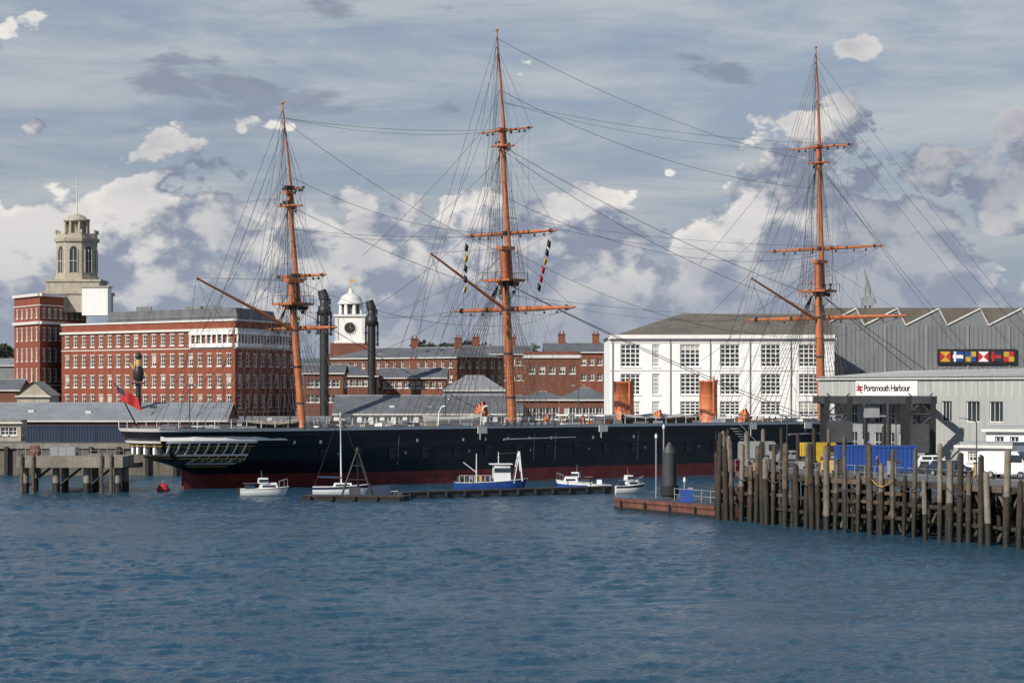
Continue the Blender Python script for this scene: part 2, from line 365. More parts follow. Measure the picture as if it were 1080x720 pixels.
# ---------------------------------------------------------------- red office building + tower
zt=Z(337,500)
A=WP(65,542);Bc=WP(248,500);C=WP(312,532)
e=empty('brick_office_building'); mb=MB()
rows=[(21.0,23.2),(16.8,19.2),(12.6,15.0),(8.6,11.0)]
LA=(Vector(Bc)-Vector(A)).length; LB=(Vector(C)-Vector(Bc)).length
facade(mb,A,Bc,GZ,zt,evenly(LA,19,1.5,.5),rows,mBrick,fw=.15,bars=(1,2),lintel=mTrim)
facade(mb,Bc,C,GZ,zt,evenly(LB,8,1.8,.5),rows,mBrick,fw=.15,bars=(1,2),lintel=mTrim)
back=[(C[0]-40,C[1]+34)]; mb.face([(C[0],C[1],GZ),(back[0][0],back[0][1],GZ),(back[0][0],back[0][1],zt),(C[0],C[1],zt)],mBrick)
mb.obj('walls',e)
t=MB()
for p,q in((A,Bc),(Bc,C)):
    t.bar(p,q,23.75,24.2,.5,mTrim); t.bar(p,q,20.2,20.4,.12,mTrim); t.bar(p,q,zt-.2,zt+.15,.25,mTrim); t.bar(p,q,7.6,8.0,.15,mStone)
u=(Vector(Bc)-Vector(A)).normalized(); a2=Vector(Bc)-u*14
nA=Vector((u.y,-u.x)); uB=(Vector(C)-Vector(Bc)).normalized(); nB=Vector((uB.y,-uB.x))
for base,uu,nn_,L in((a2,u,nA,13.7),(Vector(Bc),uB,nB,LB*.85)):
    t.bar(tuple(base),tuple(base+uu*L),23.0,23.7,.6,mWhite); t.bar(tuple(base),tuple(base+uu*L),20.5,21.3,.55,mWhite)
    k=0.3
    while k<L:
        p=base+uu*k+nn_*.42; t.cyl((p.x,p.y,21.3),(p.x,p.y,23.0),.2,.18,mWhite,8); k+=1.7
t.obj('trim',e)
r=MB(); pA=Vector(A);pB=Vector(Bc);pC=Vector(C);pD=Vector(back[0])
r.face([(pA.x,pA.y,zt-.1),(pB.x,pB.y,zt-.1),(pC.x,pC.y,zt-.1),(pD.x,pD.y,zt-.1)],mSlateL)
s1=pA+u*13-nA*2.2; s2=pB-u*2.0-nA*2.2; s3=pC-uB*3-nB*1-u*3; s4=s1-nA*11
r.prism([tuple(s1),tuple(s2),tuple(s3),tuple(s4)],zt-.05,zt+2.5,mSlate,mSlateL,scale=.96)
for k in range(4):
    p=s1+u*random.uniform(3,38)-nA*5; r.box((p.x,p.y,zt+2.9),(random.uniform(1,4),1.2,random.uniform(.6,1.3)),random.choice([mShed,mGrey]))
for k in range(5):
    p=s1+u*random.uniform(3,38)-nA*3; r.cyl((p.x,p.y,zt+2),(p.x,p.y,zt+random.uniform(3.5,6)),.05,.04,mGrey,4)
r.tube([(s1.x,s1.y-.8,zt+1.1),(s2.x,s2.y-.8,zt+1.1)],.04,mGrey)
r.obj('roof',e)
e=empty('office_tower_block')
mb=MB(); zt2=Z(313,548)
mid=Vector(WP(42,540)); A2=Vector(WP(15,556)); B2=Vector(WP(91,560))
rowsT=[(27.4,29.2),(22.6,25.2),(18.2,20.8),(13.9,16.5),(9.6,12.2)]
for p,q,nc in((A2,mid,5),(mid,B2,8)):
    L=(q-p).length; facade(mb,tuple(p),tuple(q),GZ,zt2,evenly(L,nc,1.25 if nc>5 else 1.1,.5),rowsT,mBrick,fw=.16,bars=(1,2),lintel=mTrim)
    for z0,z1,o in((zt2-.1,zt2+.5,.5),(26.0,26.6,.45),(zt2-2.1,zt2-1.9,.15),(12.9,13.2,.2)): mb.bar(tuple(p),tuple(q),z0,z1,o,mTrim)
B3=B2+Vector((-6,18)); A3=A2+Vector((2,18)); facade(mb,tuple(B2),tuple(B3),GZ,zt2,[],[],mBrick)
mb.face([(p.x,p.y,zt2+.1) for p in(A2,mid,B2,B3,A3)],mSlateL)
mb.obj('walls',e)
t=MB(); TD=556; cx=WX(81,TD); z=lambda py:Z(py,TD)
t.box((cx+.2,TD,(z(330)+z(311))/2),(13.5,12,z(311)-z(330)),mStone); t.box((cx+.2,TD,z(311)+.3),(14.2,12.6,.6),mStone)
t.box((cx,TD,(z(310)+z(298))/2),(11.5,10.5,z(298)-z(310)),mStone); t.box((cx,TD,z(298)+.25),(12.1,11.1,.5),mStone)
t.box((WX(102,548),548,Z(318,548)),(5.5,5,6),mWhite); t.box((WX(102,548),548,Z(318,548)+3.1),(6,5.5,.3),mStone)
o8=math.pi/8
t.lathe((cx,TD),[(4.9,z(298)),(4.9,z(292)),(4.55,z(291.8)),(4.55,z(256)),(5.0,z(255.5)),(5.1,z(252)),(4.6,z(251.8)),(4.5,z(247))],mStone,8,False,o8)
for i in range(8):
    a=o8*2*i; c_,s_=math.cos(a),math.sin(a); rr=4.55*math.cos(o8)
    zz0,zz1,ww=z(288),z(264),1.5
    px_,py_=cx+rr*c_,TD+rr*s_; tx,ty=-s_,c_
    def Q(uu,zz,oo): return (px_+tx*uu+c_*oo,py_+ty*uu+s_*oo,zz)
    hw_=ww/2; arc=[Q(hw_*math.cos(th),zz1+hw_*math.sin(th),.03) for th in [math.pi*k/6 for k in range(7)]]
    t.face([Q(-hw_,zz0,.03),Q(hw_,zz0,.03)]+arc,mGlass)
    for uu in(-hw_-.12,hw_+.12): 
        t.cyl(Q(uu,zz0,.1),Q(uu,zz1,.1),.14,.14,mStone,5)
    t.cyl(Q(0,zz0,.1),Q(0,zz1,.1),.07,.07,mTrim,4); t.cyl(Q(-hw_,(zz0+zz1)/2,.1),Q(hw_,(zz0+zz1)/2,.1),.07,.07,mTrim,4)
    b_=o8*(2*i+1); t.cyl((cx+4.5*math.cos(b_),TD+4.5*math.sin(b_),z(247)),(cx+4.5*math.cos(b_),TD+4.5*math.sin(b_),z(243)),.35,.3,mStone,6)
    t.cyl((cx+2.5*math.cos(b_),TD+2.5*math.sin(b_),z(246)),(cx+2.5*math.cos(b_),TD+2.5*math.sin(b_),z(234)),.3,.3,mStone,6)
t.lathe((cx,TD),[(1.9,z(247)),(1.9,z(234)),(2.9,z(233.8)),(2.9,z(231.5)),(2.2,z(231)),(1.8,z(228)),(.3,z(225.5))],mStone,12,True)
t.cyl((cx,TD,z(226)),(cx,TD,z(188)),.16,.08,mTrim,6); t.cyl((cx-1.2,TD,z(197)),(cx+1.2,TD,z(197)),.06,.06,mTrim,4)
for g_ in(-2.2,2.2): t.cyl((cx+g_,TD,z(247)),(cx+g_,TD,z(222)),.06,.04,mTrim,4)
t.obj('octagonal_tower',e)
building('pedimented_gatehouse',WP(18,470),WP(52,470),10,GZ,Z(417,470),Z(402,470),3,[(6,9)],1.2,mStone,mStone,'front')
building('far_workshop',WP(-20,600),WP(17,600),15,GZ,Z(385,600),Z(378,600),4,[(10,13)],1.5,mShed,mSlateL,'gable')
building('far_workshop',WP(-20,520),WP(20,520),12,GZ,Z(411,520),Z(400,520),4,[(7,9)],1.5,mBrick2,mSlate,'gable')
building('quayside_shed',WP(-40,395),WP(238,395),16,GZ,Z(443,395),Z(425,403),26,[(5.2,6.7)],1.0,mBrick2,mSlateL,'gable')
building('harbour_office',WP(-20,388),WP(22,388),5,GZ,7.3,8.0,4,[(5.3,6.5)],1.2,mStone,mConc,'flat')
def container(name,cx,cy,z,L,m,rot=0.,hh=2.6):
    e=empty(name,(cx,cy,z),rot); b=MB(); b.box((0,0,hh/2),(L,2.4,hh),m)
    for k in range(int(L/.4)): b.box((-L/2+.2+k*.4,-1.24,hh/2),(.18,.06,hh-.3),m)
    for x in(-L/2,L/2): b.box((x,-1.22,hh/2),(.16,.14,hh),m)
    b.box((0,-1.22,.08),(L,.15,.16),mSteel); b.box((0,-1.22,hh-.08),(L,.15,.16),m); b.obj('body',e); return e
for i,(px,m) in enumerate(((48,mNavy),(84,mNavy),(120,mNavy))): container('shipping_container',WX(px,376),376,GZ,5.1,m)
# ---------------------------------------------------------------- clock cupola
e=empty('clock_tower'); t=MB(); D=600; cx=WX(370,D); z=lambda py:Z(py,D)
t.box((cx,D,(GZ+z(362))/2),(9,9,z(362)-GZ),mBrick2)
t.box((cx,D,(z(362)+z(334))/2),(6.8,6.8,z(334)-z(362)),mWhite); t.box((cx,D,z(334)+.25),(7.6,7.6,.5),mWhite); t.box((cx,D,z(361)),(7.4,7.4,.5),mWhite)
for sx in(-1,1): t.box((cx+sx*3.1,D-3.3,(z(360)+z(335))/2),(.8,.5,z(335)-z(360)),mTrim)
t.cyl((cx,D-3.4,z(346)),(cx,D-3.55,z(346)),1.5,1.5,mTrim,24); t.cyl((cx,D-3.5,z(346)),(cx,D-3.6,z(346)),1.25,1.25,mIron,24)
t.cyl((cx,D-3.63,z(346)),(cx+.1,D-3.63,z(346)+1.),.07,.05,mGold,4); t.cyl((cx,D-3.63,z(346)),(cx+.65,D-3.63,z(346)-.2),.08,.06,mGold,4)
t.lathe((cx,D),[(2.0,z(333)),(2.0,z(320))],mSlate,8,False,o8)
for i in range(8):
    a=o8*(2*i+1); t.cyl((cx+2.5*math.cos(a),D+2.5*math.sin(a),z(333)),(cx+2.5*math.cos(a),D+2.5*math.sin(a),z(320)),.45,.4,mWhite,8)
t.lathe((cx,D),[(3.1,z(321)),(3.2,z(319)),(2.7,z(318.6)),(2.6,z(316)),(2.2,z(313)),(1.5,z(310.5)),(.6,z(309)),(.45,z(306)),(.2,z(304))],mTrim,16)
t.cyl((cx,D,z(305)),(cx,D,z(293)),.1,.06,mGold,5); t.box((cx+.3,D,z(296)),(1.4,.08,.6),mGold)
t.obj('tower',e)
# ---------------------------------------------------------------- brick storehouses
R2=lambda D,ys:[(Z(b,D),Z(a,D)) for a,b in ys]
building('brick_storehouse',WP(345,585),WP(482,560),16,GZ,Z(377,570),Z(366,570),16,R2(572,((381,388),(395,403))),1.0,mBrick2,mSlate,'hip',chim=3)
building('brick_storehouse',WP(482,590),WP(560,590),15,GZ,Z(373,590),Z(364,590),11,R2(590,((378,385),(394,401))),1.0,mBrick3,mSlate,'gable',chim=2)
building('brick_storehouse',WP(553,545),WP(612,545),14,GZ,Z(375,545),Z(368,545),5,R2(545,((386,394),)),1.2,mBrick2,mSlateL,'flat',parapet=.9)
building('brick_storehouse',WP(575,575),WP(648,575),18,GZ,Z(371,575),Z(361,575),8,R2(575,((378,385),(394,401))),1.1,mBrick3,mSlate,'gable',chim=2)
building('brick_workshop',WP(340,520),WP(398,520),14,GZ,Z(396,520),Z(386,520),8,R2(520,((400,407),)),1.0,mBrick2,mSlate,'hip')
building('slate_roofed_boathouse',WP(352,475),WP(550,475),18,GZ,Z(436,475),Z(417,482),16,[(5.3,7.2)],1.3,mWhite,mSlate,'gable')
building('glazed_gable_hall',WP(468,505),WP(532,505),9,GZ,Z(411,505),Z(396,507),8,[(7,10)],1.2,mGrey,mSlateL,'hip')
building('brick_workshop',WP(545,480),WP(600,480),12,GZ,Z(421,480),Z(413,480),7,[(6.6,8.8)],1.1,mBrick2,mSlate,'hip')
building('brick_workshop',WP(590,462),WP(646,462),12,GZ,Z(421,462),Z(409,462),7,[(6.8,9)],1.1,mBrick2,mSlate,'hip')
building('brick_workshop',WP(320,500),WP(362,500),12,GZ,Z(393,500),Z(384,500),4,R2(500,((400,408),(416,424))),1.4,mBrick2,mSlate,'gable',chim=1)
building('brick_workshop',WP(400,530),WP(470,530),12,GZ,Z(398,530),Z(388,530),9,R2(530,((402,409),)),1.0,mBrick3,mSlate,'gable',chim=1)
building('terrace_roofs',WP(240,440),WP(345,440),10,GZ,Z(447,440),Z(440,440),14,[],1.1,mBrick2,mSlate,'gable',side=False)
# ---------------------------------------------------------------- white boathouse
D=425; q=D/F; A=WP(643,D); B=WP(880,D); x0=A[0]
cols=[((p-643-w_/2)*q,(p-643+w_/2)*q) for p,w_ in((665,21),(692,8),(728,21),(770,21),(813,21),(853,21))]
rows=[(Z(b,D),Z(a,D)) for a,b in((363,387),(394,416),(423,440))]
e,_,_,_,_=building('white_boathouse',A,B,26,GZ,Z(356,D),Z(331,D+13),6,rows,2,mWhiteR,mTile,'hipleft',bars=(3,4),cols=cols,fw=.2,mf=mWhite,side=False)
t=MB(); t.bar(A,B,Z(357,D),Z(353,D),.7,mWhite); t.bar(A,B,Z(361,D)-.1,Z(361,D)+.1,.1,mWhite)
for p in(707,749,791,834,868,646): t.cyl((WX(p,D),D-.15,GZ),(WX(p,D),D-.15,Z(357,D)),.09,.09,mGrey,6)
t.bar(A,B,Z(391,D),Z(390,D),.08,mTrim)
t.obj('eaves_and_downpipes',e)
e=empty('grey_dock_shed'); t=MB(); D=452; x0=WX(868,D); x1=WX(1130,D); zb=Z(343,D); zr=Z(326,D)
t.face([(x0,D,GZ),(x1,D,GZ),(x1,D,zb),(x0,D,zb)],mShed); t.face([(x0,D,GZ),(x0,D+60,GZ),(x0,D+60,zb),(x0,D,zb)],mShed)
nb=6; bw=(x1-x0)/nb
for i in range(nb):
    a=x0+i*bw; pk=a+bw*.80
    t.face([(a,D,zb+.003),(a+bw,D,zb+.003),(pk,D,zr)],mShed)
    t.face([(a,D,zb+.01),(pk,D,zr),(pk,D+60,zr),(a,D+60,zb)],mTile); t.face([(a+bw,D,zb+.01),(pk,D,zr),(pk,D+60,zr),(a+bw,D+60,zb)],mSlateL)
    t.cyl((a,D-.1,zb),(pk,D-.1,zr+.1),.17,.17,mTrim,5); t.cyl((pk,D-.1,zr+.1),(a+bw,D-.1,zb),.12,.12,mTrim,5)
    t.box((a+bw*.5,D-.1,(GZ+zb)/2),(.3,.2,zb-GZ),mGrey)
k=x0
while k<x1: t.box((k,D-.03,(GZ+zb)/2),(.25,.1,zb-GZ-.2),mShed); k+=.8
t.box(((x0+x1)/2,D+34,(zr+zb)/2+.5),(x1-x0-1,52,zr-zb),mTile)
t.obj('shed',e)
e2=MB(); fx0=WX(988,D);fx1=WX(1072,D); z0=Z(384,D);z1=Z(368,D); e2.box(((fx0+fx1)/2,D-.35,(z0+z1)/2),(fx1-fx0,.2,z1-z0),mIron)
nf=6; fw_=(fx1-fx0-.6)/nf; cl=[mRedP,mBlue,mYel,mRedP,mNavy,mRedP]; c2=[mYel,mWhite,mBlue,mWhite,mRedP,mYel]
for i in range(nf):
    cxx=fx0+.3+fw_*(i+.5); zc=(z0+z1)/2; wf=fw_-.4; hf=z1-z0-.9; e2.box((cxx,D-.5,zc),(wf,.08,hf),cl[i])
    if i%3==0:
        for s_ in(-1,1): e2.face([(cxx-wf/2,D-.56,zc+s_*hf/2),(cxx+wf/2,D-.56,zc+s_*hf/2),(cxx,D-.56,zc)],c2[i])
    elif i%3==1: e2.box((cxx,D-.56,zc),(wf,.06,hf*.34),c2[i]); e2.box((cxx-wf*.3,D-.6,zc),(wf*.2,.06,hf),c2[i])
    else: e2.box((cxx-wf*.25,D-.56,zc+hf*.25),(wf*.5,.06,hf*.5),c2[i]); e2.box((cxx+wf*.25,D-.56,zc-hf*.25),(wf*.5,.06,hf*.5),c2[i])
e2.obj('signal_flag_mural')
mb=MB(); D=900; bx=WX(915,D); 
for a in(-1,1): mb.cyl((bx+a*1.2,D,GZ),(bx+a*.8,D,Z(300,D)),.3,.3,mGrey,4)
for k in range(18):
    z0=GZ+k*2.6; mb.cyl((bx-1,D,z0),(bx+1,D,z0+2.6),.15,.15,mGrey,4); mb.cyl((bx+1,D,z0),(bx-1,D,z0+2.6),.15,.15,mGrey,4)
mb.cyl((bx+1,D,Z(315,D)),(bx-1.2,D,Z(284,D)),.5,.25,mGrey,5); mb.cyl((bx+3,D,Z(320,D)),(bx-1.2,D,Z(284,D)),.2,.15,mGrey,4); mb.box((bx,D,Z(318,D)),(4,3,3),mGrey)
mb.obj('harbour_crane')
for px,D,yt in((342,470,306),(392,520,317)):
    mb=MB(); x=WX(px,D); z=lambda py:Z(py,D)
    mb.cyl((x,D,GZ),(x,D,z(yt+24)),.85,.8,mIron,12); mb.lathe((x,D),[(.8,z(yt+27)),(1.2,z(yt+25)),(1.2,z(yt+17)),(.8,z(yt+16)),(.8,z(yt+6))],mIron,12)
    mb.cyl((x,D,z(yt+9)),(x-.5,D,z(yt)),1.0,.8,mIron,10); mb.box((x+.8,D,z(yt+12)),(.8,.8,1.2),mIron)
    mb.cyl((x-1.2,D,z(yt+46)),(x-1.2,D,z(yt+22)),.2,.2,mIron,6); mb.cyl((x+1.2,D,z(yt+48)),(x+1.2,D,z(yt+22)),.2,.2,mIron,6)
    for q_ in(34,46): mb.box((x,D,z(yt+q_)),(3,1.2,.25),mIron)
    mb.obj('dockside_crane')
mb=MB(); D=400; x=WX(146,D)
mb.lathe((x,D),[(.45,Z(430,D)),(.4,Z(404,D))],mIron,8); mb.box((x,D,Z(404,D)),(1.9,1.4,.25),mIron); mb.lathe((x,D),[(.5,Z(402,D)),(.85,Z(399,D)),(.8,Z(390,D)),(.55,Z(386,D))],mIron,10); mb.lathe((x,D),[(.4,Z(386,D)),(.45,Z(382,D)),(.4,Z(379,D))],mGold,10); mb.lathe((x,D),[(.4,Z(379,D)),(.55,Z(376,D)),(.4,Z(373,D)),(.1,Z(371,D))],mIron,10)
mb.cyl((x+.5,D,Z(390,D)),(x+1.4,D,Z(397,D)),.25,.18,mGold,6); mb.cyl((x-.5,D,Z(390,D)),(x-1.3,D,Z(383,D)),.25,.15,mGold,6)
mb.obj('ship_figurehead')
# ---------------------------------------------------------------- SHIP
ship=empty('ironclad_sailing_warship')
Bm=8.9
def itp(tab,z):
    if z<=tab[0][0]: return tab[0][1]
    for (a,b),(c,d) in zip(tab,tab[1:]):
        if z<=c: return b+(d-b)*(z-a)/(c-a)
    return tab[-1][1]
ST=[(-2,12.5),(0,11),(1.9,9.3),(2.8,6.6),(3.6,4.2),(5,2.2),(7.6,.6)]
EN=[(-2,143),(0,144),(4,145.5),(7.6,148)]
def hw(s,z):
    a=itp(ST,z);b=itp(EN,z);u=max(0,min(1,(s-a)/(b-a)))
    k=max(0,min(1,z/7.4)); ue=.30*(1-k)+.10*k; w0=itp([(0,.03),(2.8,.1),(3.6,.36),(7.6,.5)],z)
    f=w0+(1-w0)*(1-(1-min(1,u/ue))**2.2); ub=.34*(1-k)+.24*k
    g=1-(1-min(1,(1-u)/ub))**2.1
    return Bm*f*max(g,.015)*(1-.05*(1-k))
zl=[-1.5,0,1,1.75,2.4,2.8,3.2,3.6,4.3,5,5.8,6.6,7.12,7.5]
us=[0,.004,.01,.02,.035,.05,.07,.09,.12,.15,.2,.25,.3,.4,.5,.6,.7,.75,.8,.85,.9,.93,.96,.98,.99,1]
hm=lambda i,j:mRed if zl[i]<1.7 else (mWhite if zl[i]>7.1 else mBlack)
mb=MB()
for sg in(1,-1):
    rows=[[S(itp(ST,z)+(itp(EN,z)-itp(ST,z))*u,sg*hw(itp(ST,z)+(itp(EN,z)-itp(ST,z))*u,z),z) for u in us] for z in zl]
    mb.grid(rows,mBlack,False,True,hm)
rows=[[S(itp(ST,z)-.9*(1-(w_)**2),hw(itp(ST,z),z)*w_,z) for w_ in(-1,-.6,-.2,.2,.6,1)] for z in zl]
mb.grid(rows,mBlack,False,True,hm)
SD=[1.2+146.2*k/40 for k in range(41)]
rows=[[S(s_,sg*(hw(s_,7)-.35),6.1) for s_ in SD] for sg in(1,-1)]
mb.grid(rows,mDeck,False,False)
for sg in(1,-1):
    rows=[[S(s_,sg*(hw(s_,7)-.33),zz) for s_ in SD] for zz in(6.0,7.5)]; mb.grid(rows,mWhite,False,False)
    rows=[[S(s_,sg*(hw(s_,7.5)+o),7.52) for s_ in [.7+146.8*k/60 for k in range(61)]] for o in(.12,-.45)]; mb.grid(rows,mGrey,False,False)
mb.obj('hull',ship)
mb=MB()
def strip(sg,s0,s1,z0,z1,o,m,n_=12):
    ss_=[s0+(s1-s0)*k/n_ for k in range(n_+1)]
    rws=[[S(s_,sg*(hw(s_,z)+oo),z) for s_ in ss_] for z,oo in((z0,0),(z0,o),((z0+z1)/2,o),(z1,o),(z1,0))]
    mb.grid(rws,m,False,False)
for sg in(1,-1):
    strip(sg,1.5,140,6.55,6.75,.12,mBlack,60); strip(sg,13,140,4.95,5.1,.1,mBlack,60)
    for k in range(21):
        s0=22+k*5.4
        strip(sg,s0,s0+1.1,3.4,4.6,.1,mIron,2); strip(sg,s0-.08,s0+1.2,4.62,4.74,.16,mSteel,2)
        if k%2==0: strip(sg,s0+2.6,s0+2.9,4.0,4.3,.05,mGrey,1)
    for k in range(34):
        s0=6+k*3.9
        if random.random()<.65: strip(sg,s0,s0+random.uniform(1.5,3.5),7.52,7.52+random.uniform(.2,.5),.05,random.choice([mCanvas,mGrey,mWhite]),3)
        if random.random()<.4: strip(sg,s0,s0+.35,5.5,5.9,.1,mTrim,1)
        if random.random()<.3: strip(sg,s0+1,s0+1.12,2.6,6.4,.05,mGrey,1)
    for z0,z1,o,m in((5.70,5.98,.4,mWhite),(5.3,5.40,.22,mGold),(4.10,4.36,.45,mWhite),(3.75,3.87,.28,mGold),(3.0,3.2,.35,mWhite),(2.70,2.8,.2,mGold)):
        strip(sg,itp(ST,z0)+.1,12.6-(5.9-z0)*.3,z0,z1,o,m,14)
    for k in range(9):
        s0=2.2+k*1.12; strip(sg,s0,s0+.2,4.35,5.75,.32,mWhite,1); strip(sg,s0+.34,s0+.9,4.6,5.3,.12,mGlass,1)
        strip(sg,s0+.3,s0+.38,4.55,5.35,.2,mGold,1); strip(sg,s0+.86,s0+.94,4.55,5.35,.2,mGold,1)
        if k>2 : strip(sg,s0+.3,s0+.65,3.22,3.72,.22,mWhite if k%2 else mGold,1); strip(sg,s0+.85,s0+.97,3.2,4.1,.22,mWhite,1)
for z0,z1,m in((5.70,5.98,mWhite),(4.10,4.36,mWhite),(3.8,3.92,mGold),(5.3,5.4,mGold)):
    rws=[[S(itp(ST,z)-.9*(1-w_*w_)-oo,hw(itp(ST,z),z)*w_,z) for w_ in(-1,-.6,-.2,.2,.6,1)] for z,oo in((z0,0),(z0,.3),(z1,.3),(z1,0))]
    mb.grid(rws,m,False,False)
for k in range(-4,5):
    w_=k/4.6; zz=5; p=S(itp(ST,zz)-.9*(1-w_*w_)-.1,hw(itp(ST,zz),zz)*w_,5.0)
    mb.box(p,(.4,.4,1.3),mWhite if k%2 else mGlass,rot=math.atan2(dd.y,dd.x))
mb.prism([S(7.2,.25,0)[:2],S(11.8,.25,0)[:2],S(11.8,-.25,0)[:2],S(7.2,-.25,0)[:2]],-1.5,2.6,mRed)
for k in range(14):
    p=S(96+k*.5,hw(96,5)+.9,6.6-k*.38); mb.box(p,(.6,1.2,.08),mGrey,rot=math.atan2(dd.y,dd.x))
mb.tube([S(96,hw(96,5)+1.4,7.6),S(103,hw(96,5)+1.4,2.4)],.05,mWhite); mb.box(S(103.4,hw(100,3)+1.,1.5),(2.2,1.6,.15),mGrey,rot=math.atan2(dd.y,dd.x))
for s0 in(48,70,100,112):
    mb.tube([S(s0,hw(s0,7)+.15,7.4),S(s0+.1,hw(s0,4)+.2,5.6)],.06,mWhite); mb.box(S(s0+.3,hw(s0,7)+.25,6.9),(1.6,.12,.9),mTrim,rot=math.atan2(dd.y,dd.x))
for s0,L_ in((52,13),(108,12)):
    mb.cyl(S(s0,hw(s0,5)+.45,5.6),S(s0+L_,hw(s0+L_,5)+.45,5.75),.12,.08,mGrey,8)
mb.obj('hull_fittings',ship)
RIG=MB(.86); MA=MB(); YA=MB()
def sOf(px): r=(px-540)/F; return (46+311*r)/(dd.x-dd.y*r)
def hz(py,s,off=0): D=(O+dd*s).y; return H+(HY-py)*D/F
def hlen(px,s): D=(O+dd*s).y; return px*D/F/abs(nn.x)
MD={}
masts=[('mizzen',320,294,112,[(346,276,357),(291,284,343),(199,291,318)],322,296,218,204,.52),
 ('main',541,519,35,[(326,478,608),(246,495,592),(138,502,558)],297,262,155,138,.66),
 ('fore',867,855,52,[(335,798,950),(262,818,927),(155,832,892)],308,276,172,155,.68)]
for nm,bp_,tp,yt,yards,yp,yc,yx,yxc,r0 in masts:
    s0=sOf(bp_); D=(O+dd*s0).y; zt_=hz(yt,s0); rake=(bp_-tp)*D/F/dd.x
    ax=lambda z,s0=s0,zt_=zt_,rake=rake,f=0.: (s0-rake*(z-6)/(zt_-6)+f)
    zp,zc,zx,zxc=[hz(v,s0) for v in(yp,yc,yx,yxc)]
    MA.cyl(S(ax(5),0,5),S(ax(zc),0,zc),r0,r0*.82,mMast,14)
    MA.cyl(S(ax(zp-.6,f=1.0),0,zp-.6),S(ax(zxc,f=.8),0,zxc),r0*.66,r0*.48,mMast,12)
    MA.cyl(S(ax(zx-.5,f=1.35),0,zx-.5),S(ax(zt_,f=.9),0,zt_),r0*.40,r0*.14,mMast,10)
    MA.lathe(S(ax(zt_,f=.9),0,0)[:2],[(.12,zt_),(.24,zt_+.1),(.22,zt_+.25),(.05,zt_+.35)],mMast,8)
    for k in range(6): zz=8+(zp-9)*k/6; c_=S(ax(zz),0,zz); MA.cyl(c_,(c_[0],c_[1],zz+.25),r0*1.04,r0*1.04,mIron if k%2 else mMast,12)
    rr=math.atan2(dd.y,dd.x)
    MA.box(S(ax(zc,f=.45),0,zc),(2.4,1.2,.5),mMast,rot=rr); MA.box(S(ax(zxc,f=.9),0,zxc),(1.5,.8,.35),mMast,rot=rr)
    pw=2.8 if nm!='mizzen' else 2.1
    MA.prism([S(ax(zp)+a,b_,0)[:2] for a,b_ in((-1.7,-pw),(1.7,-pw*.8),(2.6,-1),(2.6,1),(1.7,pw*.8),(-1.7,pw))],zp,zp+.3,mMast)
    MA.box(S(ax(zp)+.2,0,zp-.35),(3.2,.35,.5),mMast,rot=rr); MA.box(S(ax(zp)+.2,.7,zp-.35),(3.2,.3,.5),mIron,rot=rr)
    for q_ in range(12):
        MA.box(S(ax(zp)+random.uniform(-1.2,1.6),random.uniform(-1.6,1.6),zp+random.uniform(-2.2,1.6)),(.3,.3,.45),random.choice([mIron,mRope,mMast]),rot=rr)
        MA.box(S(ax(zx)+random.uniform(-.2,1.6),random.uniform(-1.2,1.2),zx+random.uniform(-.8,.6)),(.2,.2,.3),random.choice([mIron,mRope]),rot=rr)
    for a in(-1.7,1.7):
        RIG.tube([S(ax(zp)+a,-pw,zp+1.2),S(ax(zp)+a,pw,zp+1.2)],.05,mRope)
        for b_ in(-pw,0,pw): RIG.tube([S(ax(zp)+a,b_,zp),S(ax(zp)+a,b_,zp+1.2)],.05,mRope)
    for f_ in(.3,1.5): MA.cyl(S(ax(zx,f=f_),-1.7,zx),S(ax(zx,f=f_),1.7,zx),.13,.13,mMast,6)
    MA.box(S(ax(zx,f=.9),0,zx-.15),(1.8,.25,.3),mMast,rot=rr)
    yl=[]
    for k,(y,l_,r_) in enumerate(yards):
        z=hz(y,s0); hl=hlen(r_-l_,s0)/2; f=ax(z,f=1.6 if k else 1.2); rad=(.38,.28,.18)[k]*(1 if nm!='mizzen' else .8)
        brace=0.02*(k-1)
        pts=[-1,-.8,-.4,0,.4,.8,1]; rd=[.35,.62,.92,1,.92,.62,.35]
        for a in range(6): YA.cyl(S(f+brace*pts[a]*hl,hl*pts[a],z),S(f+brace*pts[a+1]*hl,hl*pts[a+1],z),rad*rd[a],rad*rd[a+1],mMast,10,a in(0,5))
        for a in(-.85,-.4,.4,.85): YA.cyl(S(f,hl*a-.15,z),S(f,hl*a+.15,z),rad*.98,rad*.98,mIron,10)
        YA.box(S(f-.6,0,z),(1.4,.6,.5),mIron,rot=rr)
        for q_ in(-.7,-.5,-.2,.2,.5,.7): YA.box(S(f,hl*q_,z-rad-.2),(.22,.22,.35),mRope,rot=rr)
        yl.append((z,hl,f))
        for sg in(1,-1):
            RIG.tube(sag(S(f,sg*hl*.97,z-.1),S(f,sg*.5,z-.3),.06,10),.03,mRope)
            zL=(zc,zxc,zt_-2)[k]; RIG.tube([S(f,sg*hl*.97,z),S(ax(zL,f=.6),0,max(zL,z+1.5))],.035,mRope)
            RIG.tube([S(f,sg*hl*.5,z),S(ax(zL,f=.6),0,max(zL,z+1.2))],.025,mRope)
            RIG.tube(sag(S(f,sg*hl*.97,z),S(s0-24,sg*3,min(z,8+ (z-8)*.55)) if nm!='mizzen' else S(s0-20,sg*5,9),.02,8),.03,mRope)
            for q_ in range(4):
                RIG.tube([S(f,sg*hl*(.15+.24*q_),z),S(ax(8)+.6,sg*(.8+.4*q_),7)],.02,mRopeL)
    nsh=8 if nm!='mizzen' else 6
